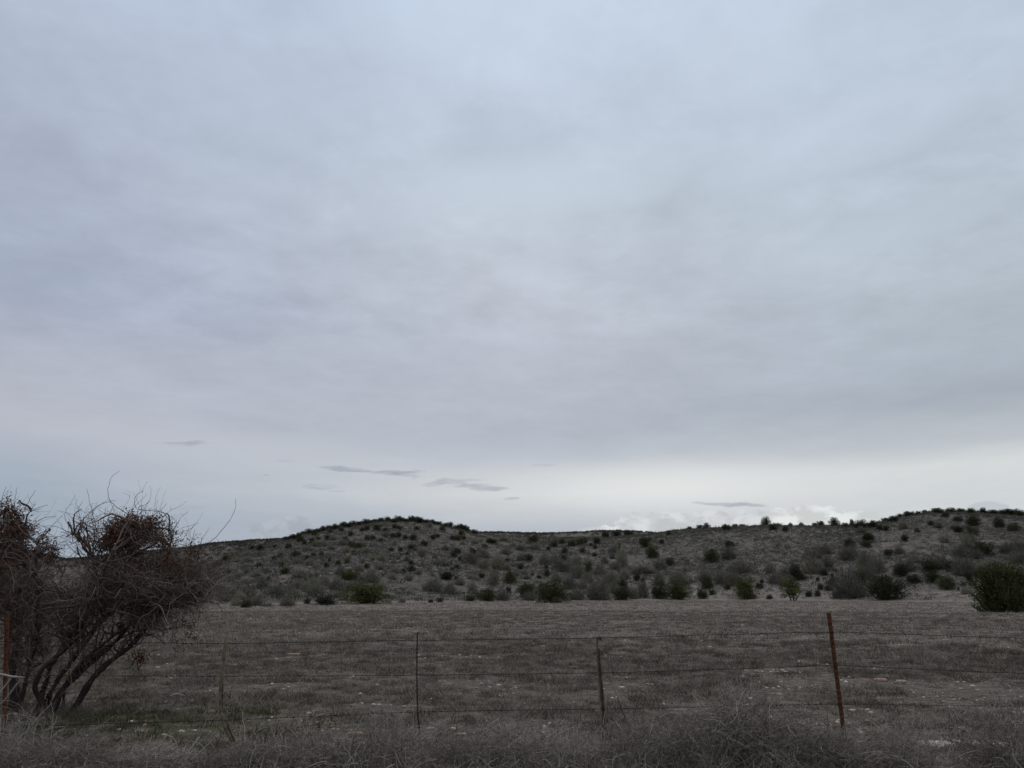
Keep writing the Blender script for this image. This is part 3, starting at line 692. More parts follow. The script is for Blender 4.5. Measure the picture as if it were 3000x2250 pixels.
strands = [[(-500, 1883), (34, 1880), (454, 1883), (661, 1885), (1222, 1876), (1755, 1869), (2150, 1858.5), (2436, 1852), (2720, 1861), (3000, 1870), (3500, 1884)],
           [(-500, 1986), (30, 1979), (305, 1980), (654, 1981), (1222, 1978), (1759, 1971), (2150, 1960), (2448, 1950.5), (2720, 1962), (3000, 1973), (3500, 1990)],
           [(-500, 2140), (25, 2132), (190, 2124), (654, 2110), (1224, 2086), (1766, 2077), (2150, 2069), (2462, 2062.5), (2720, 2066), (3000, 2070), (3500, 2078)],
           [(-500, 2196), (22, 2190), (319, 2193), (695, 2196), (1233, 2189), (1770, 2178), (2150, 2172), (2474, 2166), (2720, 2170), (3000, 2176), (3500, 2184)]]
names = ['top strand', 'second strand', 'third strand, sagging to the left', 'lowest strand, half lost in the weeds']
for s, nm in zip(strands, names):
    pts = np.array([at(px, py, FY - .012) + off for px, py in s]); n = 420
    P = spline(pts, n); P[:, 2] += rng.normal(size=n) * .0014; P[:, 1] += rng.normal(size=n) * .0016
    mb = MB(); tw = np.arange(n) * 1.9
    o1 = np.stack([np.zeros(n), np.cos(tw), np.sin(tw)], -1) * .0018
    tubes(mb, np.array([P + o1, P - o1]), .0021, 4, .3)
    step = 7
    S = P[3::step]; k = len(S)
    ang = rng.uniform(0, 6.28, k); D = np.stack([rng.normal(size=k) * .35, np.cos(ang), np.sin(ang)], -1)
    for sg in (1, -1):
        tubes(mb, np.stack([S - D * 0, S + sg * D * .009, S + sg * D * .018], 1), np.array([[.002, .0018, .0006]]), 3, .5)
    an = np.linspace(0, 12.6, 12)                            # the wraps that hold each barb
    W = S[:, None] + np.stack([np.linspace(-.007, .007, 12), np.cos(an) * .0058, np.sin(an) * .0058], -1)[None]
    tubes(mb, W, .0017, 3, .6)
    o = fpart('wire', mb, M_wire); o['label'] = 'rusty barbed wire, ' + nm

def clip(parent, px, py, r=.03):
    mb = MB(); p = at(px, py, FY) + off; a_ = np.linspace(0, 6.6, 14)
    P = np.stack([p[0] + np.cos(a_) * r, p[1] + .015 + np.sin(a_) * .04, p[2] + np.linspace(-.008, .012, 14)], -1)
    tubes(mb, P[None], .0026, 4, .8)
    link('wire_clip', mb.mesh('wire_clip', M_wire), parent)
for px, py in ((2436, 1852), (2448, 1950.5), (2462, 2062.5)): clip(p_right, px, py)
for px, py in ((19, 1880), (17, 1979), (14, 2131)): clip(p_left, px, py)

def stick(mb, pts, rad, Y=FY, n=40, sides=7, rough=.12, tone=.5, dy=None, fatter=1.18):
    P = spline([at(px, py, Y) for px, py in pts], n)
    if dy is not None: P[:, 1] += np.linspace(dy[0], dy[1], n)
    r = fatter * np.interp(np.linspace(0, 1, n), np.linspace(0, 1, len(rad)), rad) * (1 + rng.normal(size=n) * rough)
    tubes(mb, (P)[None], r[None], sides, tone)
c6 = lambda x, y: (600 + x / 2.765, 1780 + y / 2.765)
c7 = lambda x, y: (1350 + x / 2.765, 1780 + y / 2.765)
mb = MB()
stick(mb, [c6(172, 215), c6(168, 290), c6(152, 450), c6(146, 560), c6(150, 640)], [.003, .017, .016, .016, .005], tone=.75)
stick(mb, [c6(135, 520), c6(128, 640), c6(128, 780), c6(148, 910), c6(185, 1000), c6(230, 1090), c6(275, 1165), c6(300, 1215)], [.009, .016, .018, .019, .021, .022, .02, .012], tone=.7)
stick(mb, [c6(150, 600), c6(140, 780), c6(156, 905)], [.005, .008, .005], tone=.2)
stick(mb, [c6(165, 900), c6(205, 1000), c6(262, 1120)], [.004, .008, .006], tone=.15, Y=FY - .012)
mb2 = mb; mb2.v = [v + off.astype(np.float32) for v in mb.v]
o = fpart('stay', mb2, M_wood); o['label'] = 'crooked brown branch stay bent like a hockey stick'
mb = MB()
pts = np.array([at(*c6(*q), FY) + off for q in ((1722, 205), (1718, 530), (1725, 845), (1740, 1000), (1757, 1210))]); P = spline(pts, 220)
tw = np.arange(220) * .62; o1 = np.stack([np.cos(tw), np.sin(tw), tw * 0], -1) * .0052
tubes(mb, np.array([P + o1, P - o1]), .0042, 5, .3)
top = at(*c6(1722, 208), FY) + off; tubes(mb, np.array([[top + [-.008, 0, 0], top + [.012, 0, .004], top + [.03, 0, -.002]]]), .004, 5, .4)
o = fpart('stay', mb, M_wire); o['label'] = 'dark twisted wire stay'
mb = MB()
stick(mb, [c7(1104, 245), c7(1108, 330), c7(1114, 420), c7(1126, 560), c7(1136, 700), c7(1150, 820), c7(1156, 940), c7(1145, 1080), c7(1120, 1200)], [.007, .015, .017, .015, .016, .014, .011, .009, .008], tone=.45, fatter=1)
stick(mb, [c7(1120, 330), c7(1132, 520), c7(1150, 700), c7(1158, 830), c7(1164, 930)], [.005, .010, .010, .009, .003], tone=.15, Y=FY - .014)
stick(mb, [c7(1100, 340), c7(1106, 480), c7(1118, 640), c7(1128, 790), c7(1148, 1000)], [.003, .007, .008, .007, .004], tone=.85, Y=FY - .016)
mb.v = [v + off.astype(np.float32) for v in mb.v]
st3 = fpart('stay', mb, M_wood); st3['label'] = 'split grey-brown wooden stay wrapped with wire'
mb = MB(); stick(mb, [c7(1100, 108), c7(1125, 108), c7(1136, 130), c7(1126, 180), c7(1116, 245), c7(1120, 300)], [.003, .004, .005, .005, .005, .003], sides=5, tone=.6)
mb.v = [v + off.astype(np.float32) for v in mb.v]; link('splinter', mb.mesh('splinter', M_pale), st3)
for py, w_ in ((1870, .024), (1971, .026), (2077, .026)):
    P0 = at(1757 + (py - 1870) * .045, py, FY) + off; a_ = np.linspace(0, 19, 40); mb = MB()
    tubes(mb, np.stack([P0[0] + np.cos(a_) * w_, P0[1] + np.sin(a_) * w_, P0[2] + np.linspace(-.02, .018, 40)], -1)[None], .0025, 4, .4)
    link('wire_tie', mb.mesh('wire_tie', M_wire), st3)

mb = MB(); stick(mb, [c7(1215, 590), c7(1255, 690), c7(1290, 790), c7(1330, 890), c7(1368, 985)], [.0015, .003, .004, .0045, .004], Y=FY + .25, sides=5, tone=.6, fatter=.9)
tag(link('dead_stick', mb.mesh('dead_stick', M_stem)), 'thin dark stick slanting up from the weeds beside the split stay', 'stick')
c2 = lambda x, y: (x / 2.949, 1800 + y / 2.949)
mb = MB()
stick(mb, [c2(-220, 500), c2(0, 517), c2(90, 535), c2(150, 540), c2(215, 543)], [.009, .010, .010, .008, .003], Y=FY - .25, sides=6, tone=.7)
stick(mb, [c2(192, 545), c2(130, 610), c2(60, 690), c2(10, 740), c2(-60, 800)], [.004, .007, .008, .007, .006], Y=FY - .25, sides=6, tone=.6, dy=(0, .1))
stick(mb, [c2(108, 540), c2(70, 600), c2(30, 670), c2(-30, 740)], [.003, .005, .006, .005], Y=FY - .25, sides=6, tone=.55, dy=(0, -.1))
tag(link('bleached_branch', mb.mesh('bleached_branch', M_pale)), 'pale forked dead branch caught across the left rusty post', 'branch')

# ------------------------------------------------------------------ the leafless thicket
def thicket(name, label, stems, branches, blobs, leafblobs, whips, Yb):
    root = bpy.data.objects.new(name, None); C.objects.link(root); base = at(*stems[0][0][0], Yb); base[2] = 0
    root.location = base; tag(root, label, 'tree', 'bare trees behind the fence')
    pool = []
    for pts, rad, dy in stems:
        n = 46; P = spline([at(px, py, Yb) for px, py in pts], n)
        t = np.linspace(0, 1, n); P[:, 1] += dy * t + .10 * np.sin(t * 9 + dy * 7)
        P[0, 2] = min(P[0, 2], -.05); P += rng.normal(size=P.shape) * .012 * t[:, None]
        r = .74 * np.interp(t, np.linspace(0, 1, len(rad)), rad) * (1 + .12 * np.sin(t * 40 + dy * 5) + rng.normal(size=n) * .05)
        mb = MB(); tubes(mb, (P - base)[None], r[None], 8, .5)
        link('stem', mb.mesh('stem', M_stem, True), root); pool.append(P[8:])
    pool = np.vstack(pool)
    def blob_pts(b, n):
        (px, py, rx, ry, dz, oy) = b; u = norm(rng.normal(size=(n, 3))) * rng.uniform(.12, 1, (n, 1)) ** .6 * np.clip(rng.normal(1, .22, (n, 1)), .4, 1.6)
        Y = Yb + oy + u[:, 2] * dz
        return np.array([at(px + a_ * rx, py + c_ * ry, yy) for (a_, c_, _), yy in zip(u, Y)])
    tw = MB(); brP = []
    for b, n in branches:                                    # limbs reaching from a stem into the crown
        T_ = blob_pts(b, int(n * 1.4))
        for q in T_:
            dist = np.linalg.norm(pool - q, axis=1) + 1.2 * np.maximum(0, pool[:, 2] - q[2] + .1)
            S = pool[rng.choice(np.argsort(dist)[:14])]
            mid = (S + q) / 2 + rng.normal(size=3) * .12 * np.linalg.norm(q - S) + [0, 0, .08]
            P = spline([S, mid, q], 12); P[1:] += np.cumsum(rng.normal(size=(11, 3)) * .011, 0); brP.append(P)
    brP = np.array(brP)
    tubes(tw, brP - base, np.linspace(.013, .0035, 12)[None] * rng.uniform(.7, 1.5, (len(brP), 1)), 4, rng.uniform(.1, .55, len(brP)))
    allb = brP.reshape(-1, 3)
    for b, n in blobs:                                       # tangled twigs
        px, py, rx, ry, dz, oy = b
        n = int(n * .62); q = blob_pts(b, n)
        cand = allb[rng.integers(0, len(allb), (n, 24))]
        near = np.argmin(np.linalg.norm(cand - q[:, None], axis=2), 1); S = cand[np.arange(n), near]
        S = S + (q - S) * rng.uniform(.0, .9, (n, 1))
        D = norm(q - S) * .8 + rng.normal(size=(n, 3)) * np.where(rng.uniform(size=(n, 1)) > .5, .7, .3) + [.22, 0, .16]
        P = curls(S, D, rng.uniform(.2, .75, n), 9, .09, .25); fat = rng.uniform(size=n) > .8
        tubes(tw, P - base, np.linspace(.0042, .0015, 9)[None] * (rng.uniform(.55, 1.0, n) + fat * .35)[:, None], 3, np.clip(rng.normal(.38, .24, n) + fat * .45, 0, 1))
        k = n // 2; i = rng.integers(0, n, k); j = rng.integers(3, 8, k)
        P2 = curls(P[i, j], rng.normal(size=(k, 3)), rng.uniform(.06, .2, k), 5, .15, .2)
        tubes(tw, P2 - base, np.linspace(.0026, .0011, 5)[None], 3, np.clip(rng.normal(.5, .25, k), 0, 1))
    for w in whips:
        P = spline([at(px, py, Yb + .1) for px, py in w], 26); P += rng.normal(size=P.shape) * .004
        tubes(tw, (P - base)[None], np.linspace(.0055, .0022, 26)[None], 4, .3)
    link('twigs', tw.mesh('twigs', M_twig), root)
    lf = MB()
    for b, n in leafblobs:
        kk = max(8, n // 20); c = blob_pts(b, kk); i = rng.integers(0, kk, n)
        P = c[i] + rng.normal(size=(n, 3)) * .05
        leaves(lf, P - base, rng.normal(size=(n, 3)) + [0, 0, -.5], rng.uniform(.03, .075, n), .0095, rng.uniform(0, 1, n))
    link('dry_leaves', lf.mesh('dry_leaves', M_dleaf), root)
    return root
c1 = lambda *q: [(x / 2.949, 1350 + y / 2.949) for x, y in q]
thicket('bare_tree', 'leaning many-stemmed leafless tree, dense twig crown swept towards the hills',
    [([(190, 2112), (237, 2037), (271, 1990), (305, 1952), (339, 1918), (359, 1895), (383, 1861), (430, 1815), (500, 1765), (570, 1715)], [.075, .062, .056, .052, .05, .046, .038, .026, .014], .3),
     ([(135, 2115), (152, 2071), (166, 2020), (203, 1973), (254, 1925), (305, 1881), (340, 1840), (380, 1780), (420, 1700), (440, 1620), (430, 1540)], [.07, .062, .058, .054, .05, .044, .036, .026, .02, .012, .006], .7),
     ([(140, 2115), (135, 2064), (129, 2010), (160, 1956), (203, 1915), (234, 1881), (251, 1840), (300, 1770), (360, 1700), (400, 1620)], [.06, .052, .046, .044, .042, .04, .034, .024, .016, .008], -.6),
     ([(95, 2110), (112, 2034), (135, 1990), (150, 1952), (180, 1912), (217, 1868), (240, 1800), (265, 1720), (250, 1650), (225, 1600), (205, 1560)], [.07, .055, .05, .044, .04, .036, .03, .024, .02, .014, .008], .2),
     ([(150, 2112), (190, 2050), (215, 1990), (260, 1930), (320, 1880), (400, 1830), (480, 1790), (560, 1770), (610, 1740)], [.045, .036, .032, .028, .026, .022, .018, .012, .005], -.4),
     ([(120, 2112), (125, 2040), (150, 1980), (175, 1940), (190, 1880), (205, 1820), (190, 1740), (200, 1660), (240, 1590)], [.04, .032, .028, .025, .022, .02, .016, .012, .005], 1.1),
     ([(110, 2112), (118, 2060), (160, 2000), (215, 1940), (275, 1860), (315, 1790), (350, 1700), (365, 1620), (380, 1540)], [.045, .036, .032, .03, .028, .024, .018, .012, .005], .05),
     ([(175, 2110), (160, 2060), (163, 2010), (200, 1960), (235, 1925), (285, 1880), (350, 1850), (420, 1850), (480, 1830)], [.04, .03, .026, .024, .022, .02, .018, .012, .006], 1.0)],
    [((400, 1720, 170, 90, 1.0, 0), 90), ((530, 1730, 110, 60, .7, 0), 50), ((280, 1790, 150, 80, .8, 0), 60), ((160, 1800, 110, 90, .7, 0), 40), ((400, 1570, 120, 60, .6, 0), 40), ((230, 1560, 50, 60, .4, 0), 18), ((560, 1640, 50, 40, .4, 0), 12), ((420, 1850, 90, 50, .6, 0), 14), ((250, 1920, 90, 70, .7, 0), 14)],
    [((400, 1720, 180, 85, 1.0, 0), 2800), ((520, 1735, 110, 58, .8, 0), 1250), ((590, 1715, 75, 40, .6, 0), 330), ((290, 1775, 160, 75, .9, 0), 850), ((170, 1765, 150, 85, .8, 0), 520), ((395, 1570, 125, 65, .6, 0), 620), ((235, 1560, 60, 70, .5, 0), 170), ((560, 1650, 60, 40, .5, 0), 130), ((440, 1830, 110, 40, .7, 0), 420), ((220, 1900, 130, 90, .8, 0), 330), ((130, 2060, 100, 60, .5, 0), 120)],
    [((385, 1550, 90, 42, .45, 0), 3200), ((340, 1590, 75, 38, .45, 0), 1500), ((480, 1580, 45, 35, .35, 0), 450), ((470, 1655, 90, 30, .5, 0), 1000), ((480, 1690, 130, 60, .7, 0), 900), ((545, 1850, 50, 35, .4, 0), 160), ((405, 1927, 16, 9, .15, 0), 170), ((560, 1600, 25, 25, .2, 0), 120)],
    [c1((1120, 470), (1040, 420), (980, 380), (940, 320), (935, 240), (960, 150), (1030, 93)), c1((1600, 900), (1700, 800), (1800, 720), (1900, 620), (1990, 500), (2030, 400), (2035, 325)),
     c1((830, 620), (820, 520), (790, 420), (750, 245)), c1((760, 640), (700, 520), (680, 420), (715, 350)), c1((690, 560), (770, 460), (890, 370), (1000, 340)), c1((640, 620), (720, 500), (830, 400), (930, 340)),
     c1((1180, 500), (1200, 400), (1240, 385), (1295, 352)), c1((1200, 420), (1280, 430), (1370, 440), (1460, 470), (1540, 540)), c1((1480, 620), (1540, 530), (1570, 480), (1625, 440)), c1((1400, 700), (1510, 640), (1640, 590), (1715, 530)),
     c1((1280, 560), (1330, 470), (1395, 420), (1440, 370)), c1((1390, 430), (1450, 500), (1500, 600)), c1((930, 520), (950, 450), (980, 390)), c1((1640, 760), (1660, 680), (1685, 590)), c1((1750, 1000), (1850, 900), (1900, 830)),
     c1((1900, 1180), (2060, 1175), (2160, 1178)), c1((1950, 1000), (2060, 1060), (2200, 1150)), c1((880, 640), (900, 480), (915, 400)), c1((1560, 700), (1610, 640), (1625, 600)), c1((600, 650), (560, 620), (520, 618))], 11.5)
thicket('bare_tree', 'bushy leafless tree behind the left rusty post, cut by the frame edge',
    [([(44, 2112), (47, 2037), (37, 1952), (34, 1885), (25, 1800), (40, 1700), (30, 1600), (45, 1520), (62, 1470)], [.10, .085, .075, .065, .05, .04, .03, .018, .006], .4),
     ([(65, 2100), (88, 2003), (98, 1935), (110, 1880), (130, 1800), (145, 1700), (142, 1640), (140, 1580)], [.05, .042, .036, .03, .026, .022, .016, .006], -.3),
     ([(-60, 2110), (-80, 1950), (-110, 1800), (-60, 1680), (-20, 1560), (-5, 1480)], [.09, .07, .055, .04, .02, .008], .5),
     ([(20, 2105), (5, 2000), (-20, 1900), (0, 1800), (70, 1720), (90, 1650)], [.06, .05, .04, .03, .018, .008], .9)],
    [((40, 1700, 110, 110, .9, 0), 60), ((20, 1550, 65, 70, .6, 0), 22), ((140, 1610, 40, 45, .3, 0), 14), ((60, 1870, 110, 90, .7, 0), 40), ((-120, 1700, 120, 150, .8, 0), 40)],
    [((40, 1740, 120, 95, 1.0, 0), 1700), ((15, 1570, 75, 80, .6, 0), 420), ((135, 1625, 45, 50, .3, 0), 120), ((70, 1880, 120, 90, .8, 0), 700), ((-120, 1700, 120, 160, .8, 0), 700), ((80, 2030, 110, 70, .6, 0), 180)],
    [((30, 1555, 55, 65, .4, 0), 1900), ((15, 1490, 28, 30, .25, 0), 260), ((10, 1640, 80, 40, .5, 0), 1000), ((140, 1620, 38, 26, .25, 0), 420), ((75, 1560, 25, 25, .2, 0), 200), ((30, 1760, 110, 70, .6, 0), 900), ((-110, 1620, 100, 110, .6, 0), 1500)],
    [c1((150, 520), (300, 420), (415, 380)), c1((240, 600), (360, 500), (490, 480)), c1((330, 640), (440, 570), (540, 470)), c1((120, 420), (130, 320), (145, 230)), c1((0, 400), (25, 300), (55, 225)), c1((180, 480), (250, 350), (310, 255)), c1((60, 480), (80, 420), (70, 350))], 11.7)

# ------------------------------------------------------------------ dry weeds along the fence
def weed_mesh(n, spread, arch, tone, tangle):
    mb = MB()
    th = rng.uniform(0, 6.283, n); ph = np.abs(rng.normal(0, spread, n))
    D = np.stack([np.sin(ph) * np.cos(th), np.sin(ph) * np.sin(th), np.cos(ph)], -1)
    S = np.stack([rng.normal(size=n) * .22, rng.normal(size=n) * .22, np.zeros(n) - .02], -1)
    P = curls(S, D, rng.uniform(.45, 1.15, n), 10, arch, .16, -.05)
    P[..., 2] = np.where(P[..., 2] < 0, -P[..., 2] * .4, P[..., 2])
    tn = np.clip(rng.normal(tone, .2, n), 0, 1); fat = rng.uniform(size=n) > .82
    tubes(mb, P, np.linspace(.0050, .0024, 10)[None] * (rng.uniform(.5, 1.0, n) + fat * .4)[:, None], 3, np.clip(tn + fat * .25, 0, 1))
    k = int(n * 2.6); i = rng.integers(0, n, k); j = rng.integers(2, 9, k)
    P2 = curls(P[i, j], norm(P[i, j] - P[i, j - 1]) + rng.normal(size=(k, 3)) * .9, rng.uniform(.1, .36, k), 7, .24, .24)
    P2[..., 2] = np.abs(P2[..., 2])
    tubes(mb, P2, np.linspace(.0030, .0015, 7)[None], 3, np.clip(tn[i] + rng.normal(size=k) * .15, 0, 1))
    u = norm(rng.normal(size=(tangle, 3))) * rng.uniform(.1, 1, (tangle, 1)) ** .4 * [.72, .72, .82]; u[:, 2] = np.abs(u[:, 2])
    P3 = curls(u, rng.normal(size=(tangle, 3)) * [1, 1, .8], rng.uniform(.12, .5, tangle), 8, .26, .22); P3[..., 2] = np.abs(P3[..., 2])
    tubes(mb, P3, np.linspace(.0034, .0015, 8)[None] * rng.uniform(.6, 1.3, (tangle, 1)), 3, np.clip(rng.normal(tone, .22, tangle), 0, 1))
    return mb.mesh('dry_bush', M_dry)
WL = [weed_mesh(240, .6, .14, .46, 1150), weed_mesh(130, .75, .17, .55, 500), weed_mesh(170, .65, .16, .62, 900), weed_mesh(130, .9, .18, .42, 1100)]
for px, py, w, h, v, label in (
    (2205, 2225, 430, 185, 0, 'tall dense brown tangle of dry stems left of the right rusty post'),
    (2440, 2246, 300, 105, 0, 'dense brown tangle of dry stems around the foot of the right rusty post'),
    (2650, 2245, 300, 120, 2, 'grey arching dry bush right of the right rusty post'),
    (2950, 2255, 330, 190, 1, 'bare branching dry bush in front of the broad pale slab'),
    (2030, 2242, 300, 125, 0, 'brown dry bush left of the tall dense tangle by the post'),
    (1870, 2247, 280, 110, 3, 'sprawling dark dry bush right of the split stay\'s foot'),
    (1690, 2244, 240, 85, 2, 'pale wiry dry bush at the split stay\'s foot'),
    (1500, 2242, 290, 115, 2, 'pale grey wiry bush between the wire stay and split stay'),
    (1320, 2247, 220, 80, 3, 'low dark tangle just right of the wire stay\'s foot'),
    (1120, 2240, 260, 150, 1, 'dry bush with tall pale sticks left of the wire stay'),
    (900, 2246, 300, 120, 1, 'spiky dry bush right of the bent stay\'s foot'),
    (720, 2262, 240, 70, 3, 'low dry tangle at the bent stay\'s foot'),
    (430, 2252, 280, 50, 2, 'low grey weeds on the mossy ground left of the bent stay'),
    (210, 2252, 320, 85, 3, 'dark dry bush in front of the leaning tree\'s stems'),
    (20, 2250, 300, 150, 1, 'dry bush at the foot of the left rusty post')):
    P = land(px, min(py, 2249), 6); dep = project(P)[2]
    o = link('dry_bush', WL[v], None, P); s = h / F * dep / .85
    o.scale = (w / F * dep / 1.5, w / F * dep / 1.7, s); o.rotation_euler = (0, 0, random.uniform(0, 6.28))
    tag(o, label, 'bush', 'dry bushes along the fence')

def weeds():
    mb = MB()
    for n, y0, y1, h0, h1 in ((9500, 7.3, 9.3, .07, .33), (1400, 9.3, 10.4, .06, .22)):
        X = rng.uniform(-7.6, 8.0, n); Y = rng.uniform(y0, y1, n)
        k = fbm(X * .9, Y * 1.2, 61, 3) > rng.uniform(.25, .62, n); X, Y = X[k], Y[k]
        k = ~((np.abs(X + 4.3) < 1.7) & (Y > 8.25) & (rng.uniform(size=len(X)) < .9)); X, Y = X[k], Y[k]; k = ~((X > 3.7) & (Y > 8.2) & (rng.uniform(size=len(X)) < .7)); X, Y = X[k], Y[k]; k = ~((np.abs(X - 4.0) < .35) & (rng.uniform(size=len(X)) < .6)); X, Y = X[k], Y[k]; m = len(X)
        hi = np.where((X > -6.2) & (X < -2.7), .5, 1) * rng.uniform(h0, h1, m) * (.6 + .9 * fbm(X * .5, Y * .5, 71, 2))
        D = rng.normal(size=(m, 3)) * [.9, .8, .3] + [0, 0, .75]
        P = curls(np.stack([X, Y, Hxy(X, Y) - .01], -1), D, hi, 9, .20, .19, -.05)
        zg = Hxy(X, Y)[:, None]; P[..., 2] = np.maximum(P[..., 2], zg - .02)
        tn = np.clip(rng.normal(.42, .24, m), 0, 1)
        fat = rng.uniform(size=m) > .88
        tubes(mb, P, np.linspace(.0036, .0017, 9)[None] * (rng.uniform(.6, 1.2, m) + fat * .6)[:, None], 3, np.clip(tn + fat * .2, 0, 1))
        k2 = m; i = rng.integers(0, m, k2); j = rng.integers(2, 8, k2)
        P2 = curls(P[i, j], rng.normal(size=(k2, 3)) + [0, 0, .3], rng.uniform(.06, .26, k2), 6, .24, .22)
        P2[..., 2] = np.maximum(P2[..., 2], zg[i] - .01)
        tubes(mb, P2, np.linspace(.0022, .0011, 6)[None], 3, np.clip(tn[i] + rng.normal(size=k2) * .12, 0, 1))
    for cx, n in ((-3.2, 16), (-2.6, 14), (-1.3, 34), (-.9, 30), (.1, 30), (.5, 26), (1.5, 14), (2.6, 34), (3.1, 30), (3.5, 24), (4.6, 30), (5.4, 22), (-4.9, 14), (-5.4, 20), (2.0, 16), (-2.0, 14)):
        X = cx + rng.normal(size=n) * .22; Y = rng.uniform(8.0, 9.1) + rng.normal(size=n) * .12
        P = curls(np.stack([X, Y, Hxy(X, Y) - .02], -1), rng.normal(size=(n, 3)) * [.45, .35, .1] + [0, 0, 1], rng.uniform(.16, .46, n), 12, .11, .11, -.015)
        tubes(mb, P, np.linspace(.0046, .0020, 12)[None] * rng.uniform(.6, 1.15, (n, 1)), 4, np.clip(rng.normal(.72, .2, n), .2, 1))
        k3 = n * 3; i = rng.integers(0, n, k3); j = rng.integers(4, 11, k3)
        P2 = curls(P[i, j], P[i, j] - P[i, j - 1] + rng.normal(size=(k3, 3)) * .02, rng.uniform(.05, .2, k3), 7, .12, .16)
        tubes(mb, P2, np.linspace(.0028, .0013, 7)[None], 3, np.clip(rng.normal(.65, .2, k3), .1, 1))
    o = link('dry_weeds', mb.mesh('dry_weeds', M_dry)); tag(o, 'tangled dry weeds filling the fence line', 'weeds', kind='stuff')
weeds()

# ------------------------------------------------------------------ sky
def build_sky():
    w = bpy.data.worlds.new('World'); bpy.context.scene.world = w; w.use_nodes = True
    nt = w.node_tree; bg = nt.nodes['Background']
    g = nt.nodes.new('ShaderNodeTexCoord').outputs['Generated']
    sp = nt.nodes.new('ShaderNodeSeparateXYZ'); nt.links.new(g, sp.inputs[0])
    X, Y, Z = sp.outputs
    M = lambda op, a, b=None, c=False: mathn(nt, op, a, b, c)
    az = M('MULTIPLY', M('ARCTAN2', X, Y), 57.29578)
    el = M('MULTIPLY', M('ARCSINE', M('MAXIMUM', M('MINIMUM', Z, 1.0), -1.0)), 57.29578)
    def E(py, px=1500):
        a, t = azel(px, py); return math.degrees(math.atan(t))
    def A(px, py): return math.degrees(azel(px, py)[0])
    # cloud deck: a plane overhead seen in perspective
    zz = M('ADD', M('MAXIMUM', Z, 0.0), 0.10)
    cb = nt.nodes.new('ShaderNodeCombineXYZ')
    nt.links.new(M('DIVIDE', X, zz), cb.inputs[0]); nt.links.new(M('DIVIDE', Y, zz), cb.inputs[1])
    deck = cb.outputs[0]
    cb2 = nt.nodes.new('ShaderNodeCombineXYZ')
    nt.links.new(M('DIVIDE', az, 10), cb2.inputs[0]); nt.links.new(M('DIVIDE', el, 4), cb2.inputs[1])
    sph = cb2.outputs[0]
    wob = M('MULTIPLY', M('SUBTRACT', noise(nt, deck, .9, 4, .5), .5), 7.0)
    elw = M('ADD', el, M('MULTIPLY', wob, M('MINIMUM', M('DIVIDE', el, 30), 1.0)))
    fac = M('DIVIDE', elw, 45, True)
    def rp(stops): return ramp(nt, fac, [(E(y) / 45 if E(y) > 0 else 0, lin(*c)) for y, c in stops])
    left = rp([(1740, (158, 168, 184)), (1540, (158, 170, 184)), (1420, (166, 176, 190)), (1320, (183, 187, 198)), (1180, (178, 183, 196)), (980, (166, 175, 194)), (650, (174, 184, 202)), (300, (183, 194, 213)), (0, (182, 196, 219))])
    mid = rp([(1740, (170, 176, 184)), (1545, (182, 188, 197)), (1450, (206, 209, 212)), (1385, (199, 203, 208)), (1345, (184, 190, 200)), (1270, (178, 185, 196)), (1050, (184, 190, 202)), (750, (192, 200, 212)), (350, (190, 202, 217)), (0, (196, 210, 229))])
    right = rp([(1740, (185, 190, 192)), (1540, (204, 209, 212)), (1405, (210, 214, 215)), (1345, (187, 193, 199)), (1230, (167, 176, 187)), (950, (178, 189, 200)), (650, (187, 199, 213)), (300, (189, 203, 219)), (0, (193, 207, 225))])
    s1 = ramp(nt, M('DIVIDE', M('ADD', az, M('ADD', wob, 45)), 90), [((A(150, 1100) + 45) / 90, (0, 0, 0)), ((A(1400, 1100) + 45) / 90, (1, 1, 1))])
    s2 = ramp(nt, M('DIVIDE', M('ADD', az, M('ADD', wob, 45)), 90), [((A(1600, 1100) + 45) / 90, (0, 0, 0)), ((A(2700, 1100) + 45) / 90, (1, 1, 1))])
    col = mixc(nt, s2, mixc(nt, s1, left, mid), right)
    # soft lumps in the deck
    d1 = noise(nt, deck, 1.3, 6, .55, .3); d2 = noise(nt, deck, 4.2, 6, .6, .2); d3 = noise(nt, deck, 9.5, 5, .62, .5)
    lump = M('ADD', M('MULTIPLY', M('SUBTRACT', d1, .5), .40), M('ADD', M('MULTIPLY', M('SUBTRACT', d2, .5), .34), M('MULTIPLY', M('SUBTRACT', d3, .5), .13)))
    hi = ramp(nt, M('DIVIDE', el, 45), [(.2, (.25, .25, .25)), (.45, (1, 1, 1))])
    lump = M('ADD', M('MULTIPLY', lump, hi), 1.0)
    cl = nt.nodes.new('ShaderNodeCombineXYZ')
    for i in range(3): nt.links.new(lump, cl.inputs[i])
    col = mixc(nt, 1.0, col, cl.outputs[0], 'MULTIPLY')
    # the bright gap over the hills
    def blob(px, py, rx, ry, tilt=0.0, e_=None):
        a0, e0 = A(px, py), E(py, px)
        da = M('SUBTRACT', az, a0); de = M('SUBTRACT', M('SUBTRACT', e_ or el, e0), M('MULTIPLY', da, tilt))
        u = M('DIVIDE', da, rx); v = M('DIVIDE', de, ry)
        return M('ADD', M('MULTIPLY', u, u), M('MULTIPLY', v, v))
    gl = M('POWER', 2.718, M('MULTIPLY', blob(1950, 1430, 11, 1.7), -1.0))
    col = mixc(nt, M('MULTIPLY', gl, .85), col, lin(227, 229, 228))
    gl = M('POWER', 2.718, M('MULTIPLY', blob(850, 1330, 13, 1.3), -1.0))
    col = mixc(nt, M('MULTIPLY', gl, .45), col, lin(196, 200, 208))
